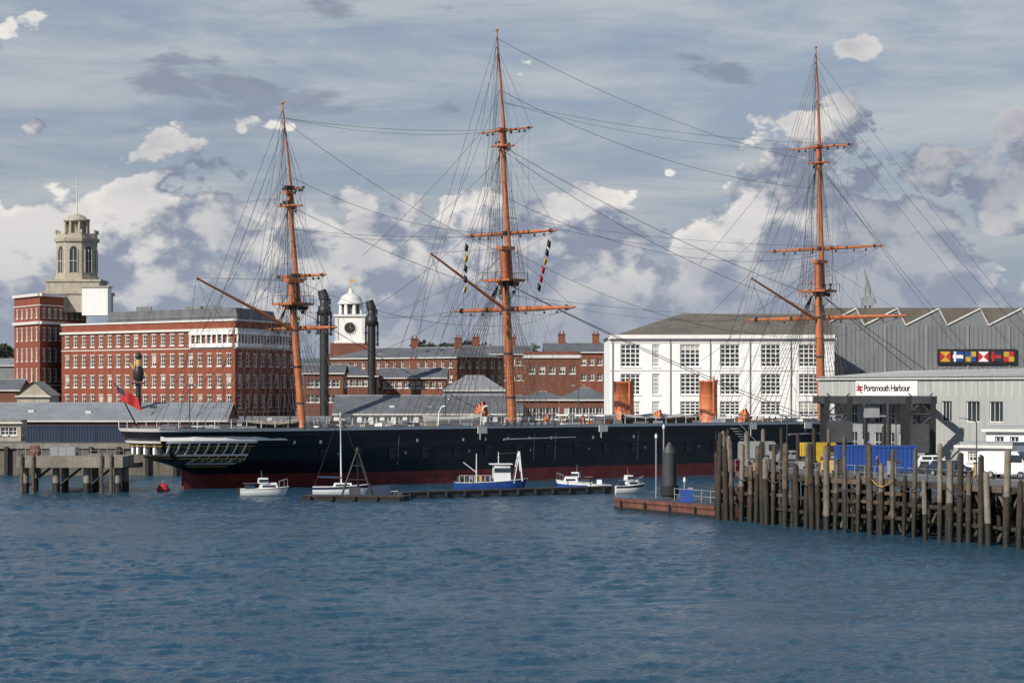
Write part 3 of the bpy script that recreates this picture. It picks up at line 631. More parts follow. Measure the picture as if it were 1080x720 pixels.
    for sg in(1,-1):
        sh=[]
        for k in range(nsh):
            a=S(ax(zp)-.6,sg*.6,zp-.2); sb=s0-.5-k*1.25; b_=S(sb,sg*(hw(sb,7)+.3),7.4); RIG.tube([a,b_],.052,mRope,4); sh.append((Vector(a),Vector(b_)))
            RIG.cyl(Vector(b_),Vector(b_).lerp(Vector(a),.035),.12,.12,mIron,5)
        for k in range(int((zp-8)/.7)):
            t=(k+1)/((zp-8)/.7+1); p=[b_.lerp(a,t) for a,b_ in sh]; RIG.tube([tuple(p[0]),tuple(p[-1])],.019,mRope,3)
        tsh=[]
        for k in range(5):
            a=S(ax(zx,f=.8),sg*.5,zx-.2); b_=S(ax(zp)-1.7+k*.75,sg*pw*.95,zp+.2); RIG.tube([a,b_],.036,mRope); tsh.append((Vector(a),Vector(b_)))
            RIG.tube([b_,S(ax(zp-2.6),sg*.6,zp-2.8)],.045,mRope)
        for k in range(int((zx-zp)/.8)):
            t=(k+1)/((zx-zp)/.8+1); RIG.tube([tuple(tsh[0][1].lerp(tsh[0][0],t)),tuple(tsh[-1][1].lerp(tsh[-1][0],t))],.018,mRope,3)
        for k in(-1,0,1): RIG.tube([S(ax(zt_-2.5,f=.9),0,zt_-3),S(ax(zx,f=.9)+k*.6,sg*1.65,zx)],.026,mRope)
        for k,(zz,da) in enumerate(((zx,10),(zx,12.5),(zt_-3,14),(zt_-.8,16.5),(zc,9.5),(zx-4,11),(zt_-8,18))):
            sb=s0-da; RIG.tube(sag(S(ax(zz,f=.8),0,zz),S(sb,sg*(hw(sb,7)+.3),7.4),.004,6),.038,mRope)
    MD[nm]=(s0,ax,zp,zc,zx,zt_,yl)
def mp(nm,z,f=.8): s0,ax=MD[nm][:2]; return S(ax(z,f=f),0,z)
Mz,Mn,Fo=MD['mizzen'],MD['main'],MD['fore']
BS0=S(138,0,8.2); BS1=S(190,0,13.8)
MA.cyl(BS0,S(166,0,11.2),.62,.45,mMast,12); MA.cyl(S(158,0,10.6),BS1,.32,.18,mMast,10)
for (a,b_,r_,k) in((mp('mizzen',Mz[2]-.5),S(Mn[0]-2,0,8),.055,.012),(mp('mizzen',Mz[4]),mp('main',Mn[2]-2),.04,.02),(mp('mizzen',Mz[5]-2),mp('main',Mn[3]-1),.034,.03),
  (mp('mizzen',Mz[5]-9),mp('main',Mn[3]+2),.034,.05),(mp('mizzen',Mz[3]),mp('main',Mn[2]-6),.034,.05),
  (mp('main',Mn[2]-.5),S(Fo[0]-4,1,8),.06,.01),(mp('main',Mn[2]-.5),S(Fo[0]-4,-1,8),.06,.01),(mp('main',Mn[4]),mp('fore',Fo[2]-1),.045,.02),(mp('main',Mn[4]-.6),mp('fore',Fo[2]-3),.04,.035),
  (mp('main',Mn[5]-8),mp('fore',Fo[4]-4),.036,.04),(mp('main',Mn[5]-1),mp('fore',Fo[4]),.034,.03),(mp('main',Mn[3]+7),mp('fore',Fo[3]+1),.036,.06),(mp('main',Mn[3]),mp('fore',Fo[2]-7),.034,.05),
  (mp('fore',Fo[2]-.5),S(160,1,10.8),.06,.004),(mp('fore',Fo[2]-.5),S(158,-1,10.6),.06,.004),(mp('fore',Fo[4]),S(168,0,11.5),.045,.006),(mp('fore',Fo[4]-.6),S(171,0,11.8),.04,.006),
  (mp('fore',Fo[5]-8),S(182,0,13),.036,.01),(mp('fore',Fo[5]-1),BS1,.034,.012),(mp('fore',Fo[5]-5),S(188,0,13.5),.034,.012)):
    RIG.tube(sag(a,b_,k,18),r_,mRope)
for sg in(1,-1):
    for k in range(3):
        z,hl,f=Fo[6][k]; RIG.tube(sag(S(f,sg*hl*.97,z),mp('main',min(Mn[5]-2,z+2)),.02,14),.03,mRope)
        z,hl,f=Mn[6][k]; RIG.tube(sag(S(f,sg*hl*.97,z),mp('mizzen',min(Mz[5]-1,z-1)),.025,14),.03,mRope)
    for nm,MM in(('main',Mn),('fore',Fo),('mizzen',Mz)):
        for k in range(11):
            a=random.uniform(.25,.97); sb=MM[0]+random.uniform(-15,9); RIG.tube(sag(mp(nm,8+(MM[5]-8)*a),S(sb,sg*hw(sb,7),7.5),.01,6),.021,mRopeL)
def gaff(nm,px0,y0,px1,y1,r):
    s1=MD[nm][0]-1; z1=hz(y1,s1); s0=sOf(px0); z0=hz(y0,s0); YA.cyl(S(s1,0,z1),S(s0,0,z0),r,r*.5,mMast,10)
    RIG.tube([S(s0,0,z0),mp(nm,MD[nm][3])],.035,mRope); RIG.tube([S((s0+s1)/2,0,(z0+z1)/2),mp(nm,MD[nm][3]-.5)],.035,mRope)
    for sg in(1,-1): RIG.tube([S(s0,0,z0),S(max(2,s0+3),sg*(hw(max(2,s0+3),7)-.4),7.6)],.03,mRope); RIG.tube([S((s0+s1)/2,0,(z0+z1)/2),S(s0+9,sg*(hw(s0+9,7)-.4),7.6)],.025,mRope)
    RIG.tube(sag(S(s0,0,z0),S(s1-1,0,9),.03,8),.025,mRope)
gaff('mizzen',207,293,305,350,.26); gaff('main',454,267,530,328,.26); gaff('fore',792,293,855,338,.26)
MA.obj('masts',ship); YA.obj('yards_and_gaffs',ship); RIG.obj('rigging',ship)
mb=MB()
for px,y0,wpx in((658,402,21),(747,401,19)):
    s0=sOf(px); D=(O+dd*s0).y; r_=wpx*D/F/2; z1=hz(y0,s0); c=S(s0,0,0)[:2]
    mb.lathe(c,[(r_*1.12,6),(r_*1.12,7.2),(r_,7.3),(r_,z1-.3),(r_*1.07,z1-.28),(r_*1.07,z1),(r_*.9,z1),(r_*.88,z1-2)],mFun,24)
    for zz in(9.2,11.2): mb.lathe(c,[(r_*1.03,zz),(r_*1.04,zz+.18)],mFun,24)
    mb.cyl((c[0]+r_*.5,c[1]-r_*1.1,6),(c[0]+r_*.5,c[1]-r_*1.1,z1+.6),.14,.14,mFun,8)
def cowl(px,yt,r,fl=1):
    s0=sOf(px); z1=hz(yt,s0); c=Vector(S(s0,3,0)[:2]).to_3d(); c.z=z1-r
    mb.cyl((c.x,c.y,6),(c.x,c.y,z1-r*1.6),r*.55,r*.55,mFun,12)
    pts=[]
    for k in range(6):
        a=k/5*1.45; pts.append((c+Vector((fl*(1-math.cos(a))*r*1.1,-.3*(1-math.cos(a))*r,math.sin(a)*r*.9-r*.6)),r*(.55+.5*k/5)))
    for (a,ra),(b_,rb) in zip(pts,pts[1:]): mb.cyl(a,b_,ra,rb,mFun,12,False)
    e_=pts[-1][0]; mb.cyl(e_-Vector((fl*.02,0,0)),e_,pts[-1][1]*.9,pts[-1][1]*.9,mRed,12)
cowl(489,425,1.0); cowl(676,433,.8); cowl(766,432,.9,1); cowl(773,433,.8,-1); cowl(560,437,.5); cowl(597,438,.5)
mb.obj('funnels_and_ventilators',ship)
mb=MB(); rr=math.atan2(dd.y,dd.x)
def shipboat(s0,w0,z0,L,m,cov):
    rws=[]
    for k in range(11):
        u_=k/10; ww=1.15*math.sin(math.pi*(.06+.88*u_))**.6; zz=z0+.35*(2*u_-1)**2
        rws.append([S(s0+L*u_,w0+ww*a,zz+b_) for a,b_ in((-1,1.1),(-.85,.45),(0,0),(.85,.45),(1,1.1))])
    mb.grid(rws,m)
    rws=[[r_[0],((r_[0][0]+r_[4][0])/2,(r_[0][1]+r_[4][1])/2,r_[0][2]+.35),r_[4]] for r_ in rws]; mb.grid(rws,cov)
shipboat(40,6.5,7.2,10,mWhite,mCanvas); shipboat(80,3,7.0,12,mBlack,mCanvas); shipboat(80,-3,7.0,12,mWhite,mCanvas); shipboat(93,-2.5,7,9,mBlack,mCanvas); shipboat(12,6.4,6.8,8,mBlack,mDeck)
for s0 in(10.8,17.2,41.2,48.5):
    mb.tube([S(s0,hw(s0,7)-.3,7.2),S(s0,hw(s0,7)-.2,9.2),S(s0,hw(s0,7)+.4,10),S(s0,hw(s0,7)+1.1,10.1)],.1,mIron if s0<20 else mWhite,6)
for k in range(46):
    s0=random.uniform(5,138); L=random.uniform(.6,3.2); mb.box(S(s0,random.uniform(-5,5)*min(1,s0/12),6.1+.6),(L,random.uniform(.8,2),random.uniform(1.2,2.3)),random.choice([mDeck,mWhite,mMast,mGrey,mCanvas,mIron,mIron]),rot=rr)
mb.box(S(112,0,8.3),(4,11,.2),mWhite,rot=rr)
for w_ in(-5,5): mb.cyl(S(112,w_,6),S(112,w_,8.3),.15,.15,mWhite,6)
mb.box(S(76,0,8.6),(3.,10,.2),mWhite,rot=rr)
for sg in(1,-1):
    ss_=[.8+k*2. for k in range(70)]
    for zz in(8.0,8.35): mb.tube([S(s_,sg*(hw(s_,7.5)-.1),zz) for s_ in ss_],.03,mWhite if zz>8.2 else mRope)
    for s_ in ss_: mb.cyl(S(s_,sg*(hw(s_,7.5)-.1),7.5),S(s_,sg*(hw(s_,7.5)-.1),8.4),.045,.045,mWhite,4)
mb.obj('deck_boats_and_fittings',ship)
def flag(mb,p,du,dv,m1_,m2_=None):
    p=Vector(p);du=Vector(du);dv=Vector(dv); n_=8
    rws=[[tuple(p+du*(i/n_)+dv*(j/4)+Vector((0,.25*math.sin(i*1.1+j*.5),-.1*i/n_)) ) for i in range(n_+1)] for j in range(5)]
    mb.grid(rws,m1_,False,True,(lambda i,j:(m2_ if (i<2 and j<3) else m1_)) if m2_ else None)
mb=MB(); a=S(.8,0,7.3); b_=(WX(121,306),306,Z(404,306)); mb.cyl(a,b_,.11,.07,mIron,6)
q_=Vector(a).lerp(Vector(b_),.95); flag(mb,q_,(2.6,-.3,-1.3),(.55,0,-1.7),mRedP,mNavy)
mb.obj('ensign_and_staff',ship)
mb=MB(); 
for (px,y0,nf_,dx_) in((491,256,5,-.3),(578,252,6,-1.6)):
    x=WX(px,344); zt0=Z(y0,344); mb.tube([(x+1,344,zt0+2),(x,344,zt0),(x+dx_,344,zt0-8),(x+dx_*3,344,8)],.025,mRope)
    for k in range(nf_):
        f_=k/nf_; flag(mb,(x+dx_*f_,344,zt0-f_*7),(.42,.1,-.35),(-.15,0,-.9),[mIron,mYel,mIron,mNavy,mGold,mRedP,mRedP][(k+(px>500)*2)%7])
mb.obj('signal_flags',ship)
# people
pm=bpy.data.materials.new('clothing_and_skin'); pm.use_nodes=True; n=pm.node_tree.nodes; l=pm.node_tree.links
t_=n.new('ShaderNodeTexCoord'); sx=n.new('ShaderNodeSeparateXYZ'); cr=n.new('ShaderNodeValToRGB'); cr.color_ramp.interpolation='CONSTANT'
dv=n.new('ShaderNodeMath'); dv.operation='DIVIDE'; dv.inputs[1].default_value=2
l.new(t_.outputs['Object'],sx.inputs[0]); l.new(sx.outputs[2],dv.inputs[0]); l.new(dv.outputs[0],cr.inputs[0]); l.new(cr.outputs[0],n['Principled BSDF'].inputs['Base Color'])
e0=cr.color_ramp.elements; e0[0].color=(.02,.025,.05,1); e0[1].position=.46; e0[1].color=(.15,.05,.05,1)
for p_,c_ in((.735,(.45,.26,.18,1)),(.83,(.05,.03,.02,1))): q_=e0.new(p_); q_.color=c_
pv=[(0,0,.92,.13),(0,0,1.2,.15),(0,0,1.42,.13),(0,0,1.52,.06),(0,-.01,1.62,.09),(0,-.01,1.73,.085),
 (.1,0,.85,.09),(.12,.02,.48,.065),(.13,.05,.08,.045),(.13,-.12,.04,.04),(-.1,0,.85,.09),(-.12,-.08,.48,.065),(-.13,-.05,.08,.045),(-.13,-.2,.04,.04),
 (.2,0,1.4,.06),(.25,.03,1.12,.045),(.24,-.12,.88,.035),(-.2,0,1.4,.06),(-.25,.03,1.12,.045),(-.22,-.15,.92,.035)]
pe=[(0,1),(1,2),(2,3),(3,4),(4,5),(0,6),(6,7),(7,8),(8,9),(0,10),(10,11),(11,12),(12,13),(2,14),(14,15),(15,16),(2,17),(17,18),(18,19)]
pme=bpy.data.meshes.new('person'); pme.from_pydata([v[:3] for v in pv],pe,[]); pme.materials.append(pm)
def person(loc,rot):
    o=bpy.data.objects.new('person',pme); scene.collection.objects.link(o); o.location=loc; o.rotation_euler[2]=rot
    sk=o.modifiers.new('skin','SKIN'); o.modifiers.new('sub','SUBSURF').levels=1
    return o
for k,(s_,w_) in enumerate(((14,5),(52,6.8),(55,7),(102,6.9),(104,6),(106,6.7),(109,6.4),(116,6.2),(118,6.),(33,7.2))):
    o=person(S(s_,w_,6.1),random.uniform(0,6))
    if k==0:
        if not pme.skin_vertices: pme.skin_vertices.new()
        for i,v in enumerate(pv): pme.skin_vertices[0].data[i].radius=(v[3],v[3]*.8)
        pme.skin_vertices[0].data[0].use_root=True
# ---------------------------------------------------------------- left jetty
e=empty('concrete_jetty'); mb=MB(); D=302
xa,xb=WX(18,D),WX(152,D+14)
mb.box(((xa+WX(130,D))/2,D+4,Z(487,D)),(WX(130,D)-xa,9,1.3),mConc); mb.box(((xa+xb)/2,D+11,Z(490,D)-.3),(xb-xa,4,.6),mConc)
mb.box((WX(20,D)+3,D+25,Z(490,D)),(3,34,.6),mConc)
for k in range(4):
    x=xa+.8+k*(WX(130,D)-xa-1.6)/3
    for y in(D+1,D+7): mb.cyl((x,y,-2),(x,y,1.2),.44,.44,mPileW,10); mb.cyl((x,y,1.2),(x,y,Z(492,D)),.42,.42,mConc,10)
    if k<3: mb.cyl((x,D+1,.6),(x+3,D+1,3),.15,.15,mPileW,6)
for px in(24,36,108,118): mb.cyl((WX(px,D),D-.6,-2),(WX(px,D),D-.6,Z(478,D)),.2,.2,mPile,8)
mb.obj('deck_and_piles',e)
r=MB()
for k in range(14): x=xa+k*(WX(130,D)-xa)/13; r.cyl((x,D+.2,Z(481,D)),(x,D+.2,Z(470,D)),.04,.04,mGrey,4)
for y_ in(470,475): r.tube([(xa,D+.2,Z(y_,D)),(WX(130,D),D+.2,Z(y_,D))],.035,mGrey)
r.box((WX(60,D),D+5,Z(478,D)),(3,2,1.3),mGrey); r.box((WX(30,D),D+4,Z(477,D)),(1,1,1.6),mRust)
r.obj('railing',e)
# ---------------------------------------------------------------- pontoons
def pontoon(name,a,b_,wd,h_,m,mt):
    e=empty(name); mb=MB(); a=Vector(a);b_=Vector(b_);u=(b_-a).normalized();n_=Vector((-u.y,u.x)); L=(b_-a).length
    mb.prism([tuple(a),tuple(b_),tuple(b_+n_*wd),tuple(a+n_*wd)],-.4,h_,m,mt)
    k=1.
    while k<L:
        p=a+u*k-n_*.12; mb.cyl((p.x,p.y,.1),(p.x,p.y,h_-.05),.22,.22,mRub,8); k+=2.5
    mb.bar(tuple(a),tuple(b_),h_-.15,h_+.05,.08,mPileD)
    mb.obj('float',e); return e,a,u,n_,L
pontoon('floating_pontoon',WP(318,281),WP(425,279),3.2,.6,mRub,mSteel)
e,a,u,n_,L=pontoon('floating_pontoon',WP(424,286),WP(652,304),2.6,.75,mSteel,mSteel)
mb=MB()
for k in range(9):
    p=a+u*(1+k*L/9)+n_*2.2; mb.cyl((p.x,p.y,.5),(p.x,p.y,1.6),.06,.06,mIron,5)
mb.obj('bollards',e)
mb=MB(); D=283; cx=WX(377,D); zt_=Z(474,D)
for dx,dy in((-1.7,-.8),(1.7,-.8),(0,1.8)):
    mb.cyl((cx+dx,D+dy,.5),(cx,D,zt_),.13,.1,mIron,6)
for f_ in(.35,.65): mb.tube([(cx-1.7*(1-f_),D-.8*(1-f_),.5+(zt_-.5)*f_),(cx+1.7*(1-f_),D-.8*(1-f_),.5+(zt_-.5)*f_),(cx,D+1.8*(1-f_),.5+(zt_-.5)*f_),(cx-1.7*(1-f_),D-.8*(1-f_),.5+(zt_-.5)*f_)],.07,mIron)
mb.box((cx+2.4,D,1.1),(2.4,1.4,1.),mNavy); mb.box((cx-.3,D,1),(1.2,1,.9),mSteel); mb.lathe((cx,D),[(.15,zt_-.4),(.25,zt_),(.05,zt_+.3)],mIron,8)
mb.obj('lifting_tripod')
e=empty('rusty_barge'); mb=MB(); a=Vector(WP(649,262));b_=Vector(WP(754,243)); u=(b_-a).normalized(); n_=Vector((-u.y,u.x)); c_=b_+n_*9; d_=a+n_*5+u*1
mb.prism([tuple(a),tuple(b_),tuple(c_),tuple(d_)],-.5,1.1,mRust,mSteel); mb.bar(tuple(a),tuple(b_),.85,1.2,.12,mRust,.2); mb.bar(tuple(a),tuple(b_),.0,.3,.15,mRub)
L=(b_-a).length
for k in range(4):
    p=a+u*(1.6+k*L/4)-n_*.2; mb.cyl((p.x,p.y,.1),(p.x,p.y,1.0),.12,.12,mRub,6)
mb.obj('hull',e); mb=MB()
for k in range(8):
    p=a+u*(L*.3+k*L*.09)+n_*3.5; mb.cyl((p.x,p.y,1.1),(p.x,p.y,2.3),.05,.05,mGrey,4)
p0=a+u*(L*.3)+n_*3.5;p1=a+u*(L*.93)+n_*3.5
for zz in(1.7,2.3): mb.tube([(p0.x,p0.y,zz),(p1.x,p1.y,zz)],.04,mGrey)
for f_,m_,h_ in((.45,mBlue,1.2),(.55,mSteel,1.8),(.62,mRust,1.2),(.70,mNavy,1.6),(.78,mSteel,2.2),(.85,mRust,1.7),(.93,mSteel,2.6)):
    p=a+u*(L*f_)+n_*random.uniform(3,7); mb.box((p.x,p.y,1.1+h_/2),(1.4,1.2,h_),m_,taper=.85); mb.box((p.x+.3,p.y,1.1+h_),(.5,.5,.4),mGrey)
mb.obj('deck_gear',e)
mb=MB(); D=268; cx=WX(706,D); mb.lathe((cx,D),[(.75,-1),(.75,Z(478,D)),(.78,Z(477,D)),(.1,Z(466,D))],mSteel,16); mb.lathe((cx,D),[(.95,1.2),(.95,2.2)],mRub,16); mb.obj('pontoon_guide_pile')
for px,D,yt in((692,275,462),(700,280,452),(722,262,508)): 
    mb=MB(); mb.cyl((WX(px,D),D,-1),(WX(px,D),D,Z(yt,D)),.09,.08,mGrey,8); mb.lathe((WX(px,D),D),[(.14,Z(yt,D)),(.16,Z(yt,D)+.3),(.05,Z(yt,D)+.5)],mTrim,8); mb.obj('mooring_post')
# ---------------------------------------------------------------- timber pier
DZ=4.55; P0=Vector(WP(757,241)); P1=Vector(WP(1085,197)); pu=(P1-P0).normalized(); P2=P1+pu*45; pn=Vector((-pu.y,pu.x))
if pn.y<0: pn=-pn
e=empty('timber_pier'); mb=MB(); LP=(P2-P0).length
deckpoly=[tuple(P0+pn*1.4),tuple(P2+pn*1.4),tuple(P2+pn*60),(120,330),(WX(868,300),300),(WX(770,272),272)]
mb.prism(deckpoly,DZ-.5,DZ,mPileD,mGround)
mb.obj('deck',e); mb=MB()
def pile(p,r_,zt_,lean=.22,ms=None):
    lx,ly=random.uniform(-lean,lean),random.uniform(-lean,lean)*.5; m_=ms or random.choice([mPile,mPile,mPileD,mPileD,mPileG]); wl=random.uniform(1.2,2.2); sq=random.choice([4,9])
    mb.cyl((p.x,p.y,-1.5),(p.x+lx*.3,p.y+ly*.3,wl),r_*1.06,r_*1.04,mPileW,9); zm=min(zt_-.5,wl+random.uniform(1.2,2.6)); f_=(zm-wl)/(zt_-wl)*.7+.3
    m2_=mPileD if random.random()<.75 else m_
    mb.cyl((p.x+lx*.3,p.y+ly*.3,wl),(p.x+lx*f_,p.y+ly*f_,zm),r_*1.03,r_,m2_,9)
    mb.cyl((p.x+lx*f_,p.y+ly*f_,zm),(p.x+lx,p.y+ly,zt_),r_,r_*random.uniform(.8,.95),m_,8 if sq==4 else 9)
    mb.cyl((p.x+lx,p.y+ly,zt_),(p.x+lx+.05,p.y+ly,zt_+random.uniform(.04,.18)),r_*.85,r_*.45,m_,7)
k=0.; i=0
while k<LP:
    tall=(i%3!=1) if k<16 else (i%2==0)
    pile(P0+pu*k+pn*random.uniform(-.1,.1),random.uniform(.19,.29),random.uniform(6.8,8.2) if tall else random.choice([random.uniform(4.7,5.3),random.uniform(5.3,6.8)]))
    if random.random()<.3: pile(P0+pu*(k+.45)+pn*.5,random.uniform(.15,.2),random.uniform(4.3,5.),ms=mPileD)
    k+=random.choice([random.uniform(1.0,1.3),random.uniform(1.4,1.9),random.uniform(1.6,2.3)]); i+=1
k=.6
while k<LP:
    for off in(3.2,7,12):
        p=P0+pu*k+pn*off; mb.cyl((p.x,p.y,-1.5),(p.x,p.y,DZ-.4),.2,.2,mPileW,7)
    if random.random()<.85:
        p=P0+pu*k+pn*.75; q=P0+pu*(k+2.9)+pn*.75
        mb.cyl((p.x,p.y,.3),(q.x,q.y,DZ-.4),.15,.15,random.choice([mPlank,mPile,mPileG]),5)
        if random.random()<.65: mb.cyl((q.x,q.y,.3),(p.x,p.y,DZ-.4),.15,.15,random.choice([mPileD,mPile]),5)
    k+=3.3
for zz,hh,prob in((4.2,.45,1),(3.35,.24,.7),(2.5,.3,.9),(1.3,.28,.8)):
    kk=0
    while kk<LP-6:
        L6=random.uniform(3,6.5); s_=P0+pu*kk; q=P0+pu*(kk+L6-.06); zj=zz+random.uniform(-.08,.08)
        if random.random()<prob: mb.prism([tuple(s_+pn*.24),tuple(q+pn*.24),tuple(q+pn*.5),tuple(s_+pn*.5)],zj,zj+hh*random.uniform(.85,1.1),random.choice([mPlank,mPile,mPileD,mPileD]) if zz>2 else mPileD)
        kk+=L6
mb.box((P0.x+.3,P0.y+.5,DZ+.2),(.8,.8,.5),mIron)
E1=Vector((WX(770,272),272)); k=1.2; LE=(E1-P0).length; eu=(E1-P0).normalized()
while k<LE: pile(P0+eu*k,.23,random.uniform(5.5,8.3)); k+=1.9
for px in(768,789,806,826,842,858,873,930): pile(Vector(WP(px,random.uniform(243,256))),random.uniform(.2,.25),random.uniform(7.5,8.8))
mb.obj('piles_and_wales',e)
mb=MB(); k=0
while k<LP: p=P0+pu*k+pn*1.9; mb.cyl((p.x,p.y,DZ),(p.x,p.y,DZ+1.1),.035,.035,mGrey,4); k+=1.6
for zz in(.55,1.1): a=P0+pn*1.9; b_=P2+pn*1.9; mb.tube([(a.x,a.y,DZ+zz),(b_.x,b_.y,DZ+zz)],.03,mGrey)
p=P0+pu*23-pn*.5
for g_ in(-.22,.22): mb.cyl((p.x+g_,p.y,.3),(p.x+g_,p.y,DZ+.8),.035,.035,mSteel,4)
for j in range(14): mb.cyl((p.x-.22,p.y,.5+j*.32),(p.x+.22,p.y,.5+j*.32),.025,.025,mSteel,4)
a=P0+pu*27-pn*.35; b_=P0+pu*30-pn*.35; mb.tube(sag((a.x,a.y,DZ+.1),(b_.x,b_.y,DZ+.2),.2,10),.035,mYel,5)
for k in(4,9.5,15,31,38):
    a=P0+pu*k-pn*.33; b_=P0+pu*(k+2.6)-pn*.33; mb.tube(sag((a.x,a.y,DZ-.2),(b_.x,b_.y,DZ-.3),.18,8),.05,mRope,4)
mb.obj('rails_and_ladder',e)
# ---------------------------------------------------------------- station
e=empty('railway_station_building'); mb=MB()
A=Vector(WP(864,292));B=Vector(WP(1100,262)); u=(B-A).normalized(); n_=Vector((u.y,-u.x)); L=(B-A).length
zr0=13.35; zf=11.4
K=A+u*(L*.545)
mb.bar(tuple(A),tuple(B),zf,zr0,.0,mStation,.3)
mb.bar(tuple(A-u*.2),tuple(B),zr0,zr0+.22,.35,mTrim,.5); mb.bar(tuple(A),tuple(K),zf-.25,zf-.003,.15,mSteel,.3)
LK=(B-K).length
facade(mb,tuple(K),tuple(B),DZ,zf-.003,[(1.0,2.6),(4.8,6.9),(8.3,10.4)],[(8.8,11.0)],mStation,fw=.1,bars=(2,0),sill=False)
Ab=A-n_*4; Kb=K-n_*4
facade(mb,tuple(Ab),tuple(Kb),DZ,zf,evenly(L*.545,9,1.4,.2),[(5.2,7.4),(8.4,10.6)],mGrey,fw=.08,bars=(1,1),sill=False)
mb.face([(K.x,K.y,DZ),(Kb.x,Kb.y,DZ),(Kb.x,Kb.y,zf),(K.x,K.y,zf)],mStation)
bk=-n_*22
mb.face([(A.x,A.y,zf),(A.x+bk.x,A.y+bk.y,zf),(A.x+bk.x,A.y+bk.y,zr0),(A.x,A.y,zr0)],mStation)
mb.face([(Ab.x,Ab.y,DZ),(A.x+bk.x,A.y+bk.y,DZ),(A.x+bk.x,A.y+bk.y,zf),(Ab.x,Ab.y,zf)],mShed)
mb.prism([tuple(A+n_*.1),tuple(K),tuple(Kb),tuple(Ab)],zf-.2,zf-.02,mSteel)
k=0
while k<L: p=A+u*k+n_*.03; mb.box((p.x,p.y,(zf+zr0)/2),(.07,.06,zr0-zf-.1),mTrim,rot=math.atan2(u.y,u.x)); k+=1.2
mb.obj('walls',e); r=MB()
a=A+n_*.5-u*.4;b_=B+n_*.5; c_=B+bk*.55;d_=A+bk*.55; zk=zr0+1.0
r.face([(a.x,a.y,zr0+.24),(b_.x,b_.y,zr0+.24),(c_.x,c_.y,zk+.3),(d_.x,d_.y,zk)],mStRoof)
r.face([(c_.x,c_.y,zk+.3),(d_.x,d_.y,zk),(A.x+bk.x,A.y+bk.y,zr0),(B.x+bk.x,B.y+bk.y,zr0)],mStRoof)
k=1.
while k<L: p=a+u*k; q=d_+u*k; r.cyl((p.x,p.y,zr0+.28),(q.x,q.y,zk+.05+.3*k/L),.05,.05,mTrim,4); k+=1.5
r.obj('roof',e)
t=MB()
for f_ in(.02,.12,.22,.33,.44,.53):
    p=A+u*(L*f_)-n_*.15; t.box((p.x,p.y,(DZ+zf)/2),(.35,.35,zf-DZ),mSteel,rot=math.atan2(u.y,u.x))
t.obj('columns',e)
es=empty('station_sign'); t=MB()
def on(px): r_=(px-540)/F; return (A.x-r_*A.y)/(r_*u.y-u.x)
ka,kb=on(904),on(969); sa=A+u*ka; sb=A+u*kb; t.bar(tuple(sa+n_*.1),tuple(sb+n_*.1),11.55,13.2,.12,mWhite)
for z0,z1 in((11.5,11.56),(13.2,13.28)): t.bar(tuple(sa+n_*.1),tuple(sb+n_*.1),z0,z1,.16,mSteel)
def on3(k,z,o=.27): p=sa+u*k+n_*o; return (p.x,p.y,z)
for zz in(12.2,12.55): t.cyl(on3(.2,zz),on3(1.25,zz),.075,.075,mRedP,4)
t.cyl(on3(.35,12.95),on3(.75,12.55),.07,.07,mRedP,4); t.cyl(on3(.75,12.55),on3(.4,12.2),.07,.07,mRedP,4)
t.cyl(on3(1.05,12.55),on3(.7,12.2),.07,.07,mRedP,4); t.cyl(on3(.7,12.2),on3(1.1,11.8),.07,.07,mRedP,4)
t.obj('panel',es)
tx=bpy.data.curves.new('lettering','FONT'); tx.body='Portsmouth Harbour'; tx.size=1.0; tx.extrude=.01; tx.offset=.012
to=bpy.data.objects.new('lettering',tx); scene.collection.objects.link(to); to.parent=es; q=on3(1.4,12.08,.25)
to.location=q; to.rotation_euler=(math.radians(90),0,math.atan2(u.y,u.x)); tx.materials.append(mIron)
tx.space_character=.85; to.scale=((kb-ka-1.55)/8.25,1,1)
e=empty('linkspan_gantry'); mb=MB(); D=268
zt_=Z(418,D); 
for px in(872,896,958,984):
    for dy in(0,7): 
        x=WX(px,D+dy*.5); mb.box((x,D+dy,(DZ+zt_)/2),(.55,.55,zt_-DZ),mIron)
for dy in(0,7): mb.box(((WX(866,D)+WX(988,D))/2,D+dy,zt_-.35),(WX(988,D)-WX(866,D),.5,.8),mSteel)
for px in(872,984): mb.box((WX(px,D),D+3.5,zt_-.3),(.4,7,.6),mSteel)
for a_,b2 in((872,896),(958,984)):
    for k in range(3):
        z0=DZ+.5+k*2.3; mb.cyl((WX(a_,D),D,z0),(WX(b2,D),D,z0+2.2),.09,.09,mSteel,4); mb.cyl((WX(b2,D),D,z0),(WX(a_,D),D,z0+2.2),.09,.09,mSteel,4); mb.cyl((WX(a_,D),D,z0),(WX(b2,D),D,z0),.1,.1,mSteel,4)
mb.box((WX(920,D),D+1,zt_-1.6),(1.6,1.4,1.2),mGrey); mb.cyl((WX(912,D),D+1,zt_-2),(WX(912,D),D+1,DZ+2.5),.08,.08,mIron,5)
mb.box((WX(884,D),D-1,Z(455,D)),(2.6,1.6,2.2),mSteel); mb.box((WX(968,D),D-1,Z(462,D)),(1.8,1.5,3),mSteel)
mb.obj('frame',e)
for px,D,Lc,m in((905,240,4.2,mBlue),(942,238,4,mBlue)): container('site_container',WX(px,D),D,DZ,Lc,m,hh=2.5)
building('portable_cabin',WP(1012,236),WP(1068,232),3,DZ,DZ+2.6,DZ+2.8,3,[(DZ+1.1,DZ+2.0)],.9,mWhite,mGrey,'flat')
building('portable_cabin',WP(1040,246),WP(1100,243),3,DZ,DZ+3.9,DZ+4.1,3,[(DZ+2.2,DZ+3.2)],.9,mGRP,mGrey,'flat')
